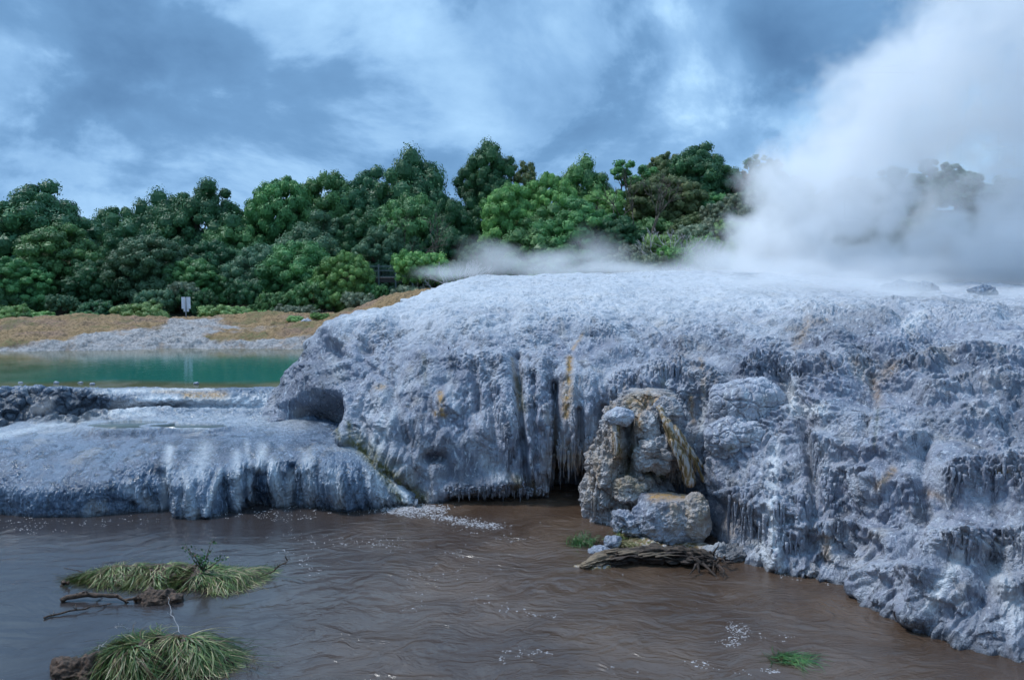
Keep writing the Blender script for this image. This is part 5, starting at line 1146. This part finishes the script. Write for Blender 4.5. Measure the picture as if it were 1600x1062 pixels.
# ------------------------------------------------------------------ steam: density fields evaluated on a grid
def steam_volume(name, blobs, box, res, noise_amp, noise_scale, dens, soft, label, cfg):
    """blobs: (centre, radii, weight)"""
    me = bpy.data.meshes.new(name); o = bpy.data.objects.new(name, me); COL.objects.link(o); o['label'] = label; o['category'] = 'steam'; o['kind'] = 'stuff'
    ng = bpy.data.node_groups.new(name, 'GeometryNodeTree'); ng.interface.new_socket('Geometry', in_out='OUTPUT', socket_type='NodeSocketGeometry')
    t = NT(ng); pos = t.n('GeometryNodeInputPosition').outputs[0]
    nz = t.n('ShaderNodeTexNoise', {'Vector': pos, 'Scale': noise_scale*.45, 'Detail': 2.0}).outputs['Color']
    wp = t.vm('ADD', pos, t.vm('MULTIPLY', t.vm('SUBTRACT', nz, (.5, .5, .5)), (cfg['warp'],)*3))
    s = None
    for c, r, wgt in blobs:
        d = t.vm('LENGTH', t.vm('DIVIDE', t.vm('SUBTRACT', wp, tuple(map(float, c))), tuple(map(float, r))), out=1)
        v = t.m('MULTIPLY', t.m('SUBTRACT', 1.0, d), wgt)
        s = v if s is None else t.m('SMOOTH_MAX', s, v, .15)
    st = t.vm('MULTIPLY', wp, cfg.get('stretch', (1, 1, 1)))
    n1 = t.n('ShaderNodeTexNoise', {'Vector': st, 'Scale': noise_scale, 'Detail': 5.0, 'Roughness': .55, 'Distortion': .3}).outputs[0]
    s = t.m('ADD', s, t.m('MULTIPLY', t.m('SUBTRACT', n1, .5), noise_amp))
    mr = t.n('ShaderNodeMapRange', {0: s, 1: 0.0, 2: soft, 3: 0.0, 4: 1.0}, interpolation_type='SMOOTHSTEP').outputs[0]
    z = t.n('ShaderNodeSeparateXYZ', {0: pos}).outputs[2]
    mr = t.m('MULTIPLY', mr, t.n('ShaderNodeMapRange', {0: z, 1: cfg['z0'], 2: cfg['z1'], 3: cfg.get('bot', 1.0), 4: cfg.get('top', 1.0)}).outputs[0])
    vc = t.n('GeometryNodeVolumeCube', {'Density': mr, 'Background': 0.0, 'Min': tuple(map(float, box[0])), 'Max': tuple(map(float, box[1])), 'Resolution X': res[0], 'Resolution Y': res[1], 'Resolution Z': res[2]})
    m = bpy.data.materials.new(name); m.use_nodes = True; mt = NT(m.node_tree); m.node_tree.nodes.clear()
    da = mt.n('ShaderNodeAttribute', attribute_name='density').outputs['Fac']
    pv = mt.n('ShaderNodeVolumePrincipled', {'Color': (.985, .992, 1.0, 1), 'Anisotropy': .15, 'Density': mt.m('MULTIPLY', da, dens)}); pv.inputs['Density Attribute'].default_value = ''
    mt.n('ShaderNodeOutputMaterial', {'Volume': pv.outputs[0]})
    sm = t.n('GeometryNodeSetMaterial', {'Geometry': vc.outputs[0], 'Material': m})
    t.n('NodeGroupOutput', {0: sm.outputs[0]})
    md = o.modifiers.new('field', 'NODES'); md.node_group = ng; me.materials.append(m)
    return o
def blob(u, v, Yd, rx_px, ry_px, rd, w=1.0):
    return (W(u, v, Yd), (rx_px*Yd/FPX, rd, ry_px*Yd/FPX), w)
YS = 36.0
col_blobs = [blob(1235,385,YS,95,85,3.2), blob(1300,300,YS,110,110,3.4), blob(1375,170,YS,105,105,3.6), blob(1340,240,YS,100,90,3.4), blob(1500,70,YS,130,90,3.8), blob(1570,-20,YS,140,110,4.0), blob(1440,110,YS,120,80,3.4),
  blob(1370,415,YS,220,45,3.2), blob(1560,395,YS,150,85,3.6), blob(1620,330,YS,110,110,3.5), blob(1600,180,YS+1,80,130,2.6,.75), blob(1480,370,YS,70,60,3.0,.9), blob(1700,250,YS,120,200,4.5), blob(1700,60,YS,160,150,4.5), blob(1180,410,YS,60,40,2.4,.9), blob(1430,250,YS-.5,75,55,1.3,.55), blob(1380,330,YS-.5,60,60,1.2,.5), blob(1490,190,YS+1.5,150,110,3.0,.62), blob(1560,260,YS+1,60,90,2.2,.6), blob(1440,320,YS+2,110,80,2.2,.42), blob(1225,310,YS,75,100,2.6,.95), blob(1175,370,YS-.5,50,60,2.2,.9), blob(1640,130,YS,150,160,4.0)]
steam_volume('steam_column', col_blobs, ((7.5, 30.5, 4.7), (31, 41.5, 24)), (300, 90, 230), 2.1, .80, .78, .50, 'thick column of white steam rising from the terrace top', {'warp': 1.4, 'z0': 5, 'z1': 20, 'bot': 1.0, 'top': .45})
mist_blobs = [blob(1050,424,33.5,420,16,2.2), blob(1250,420,32.5,300,30,2.5), blob(770,400,35,60,34,1.6,.95), blob(850,410,34,100,28,1.7,1.0), blob(935,392,35.5,60,42,1.4,.8), blob(700,428,31.5,70,14,1.5,.7), blob(1120,405,34,80,35,2,.9), blob(1300,440,28,330,14,3.5,.7), blob(1450,452,27,300,16,3.5,.8), blob(720,425,33,60,16,1.5,.8)]
steam_volume('low_mist', mist_blobs, ((-4, 24, 4.7), (20, 38, 8.0)), (240, 100, 60), 1.5, .75, .60, .9, 'thin low mist drifting over the terrace crest', {'warp': 1.2, 'z0': 5, 'z1': 8, 'bot': 1.0, 'top': .6, 'stretch': (.7, .8, 1.2)})
steam_volume('steam_wisp', [blob(62,641,23.0,26,13,.35), blob(76,630,23.1,14,16,.3,.8)], ((-15.5, 22.2, .9), (-11, 24.2, 2.4)), (80, 40, 40), 1.4, 2.2, .9, .9, 'small wisp of steam over the hollow at the left', {'warp': .4, 'z0': 1, 'z1': 3})
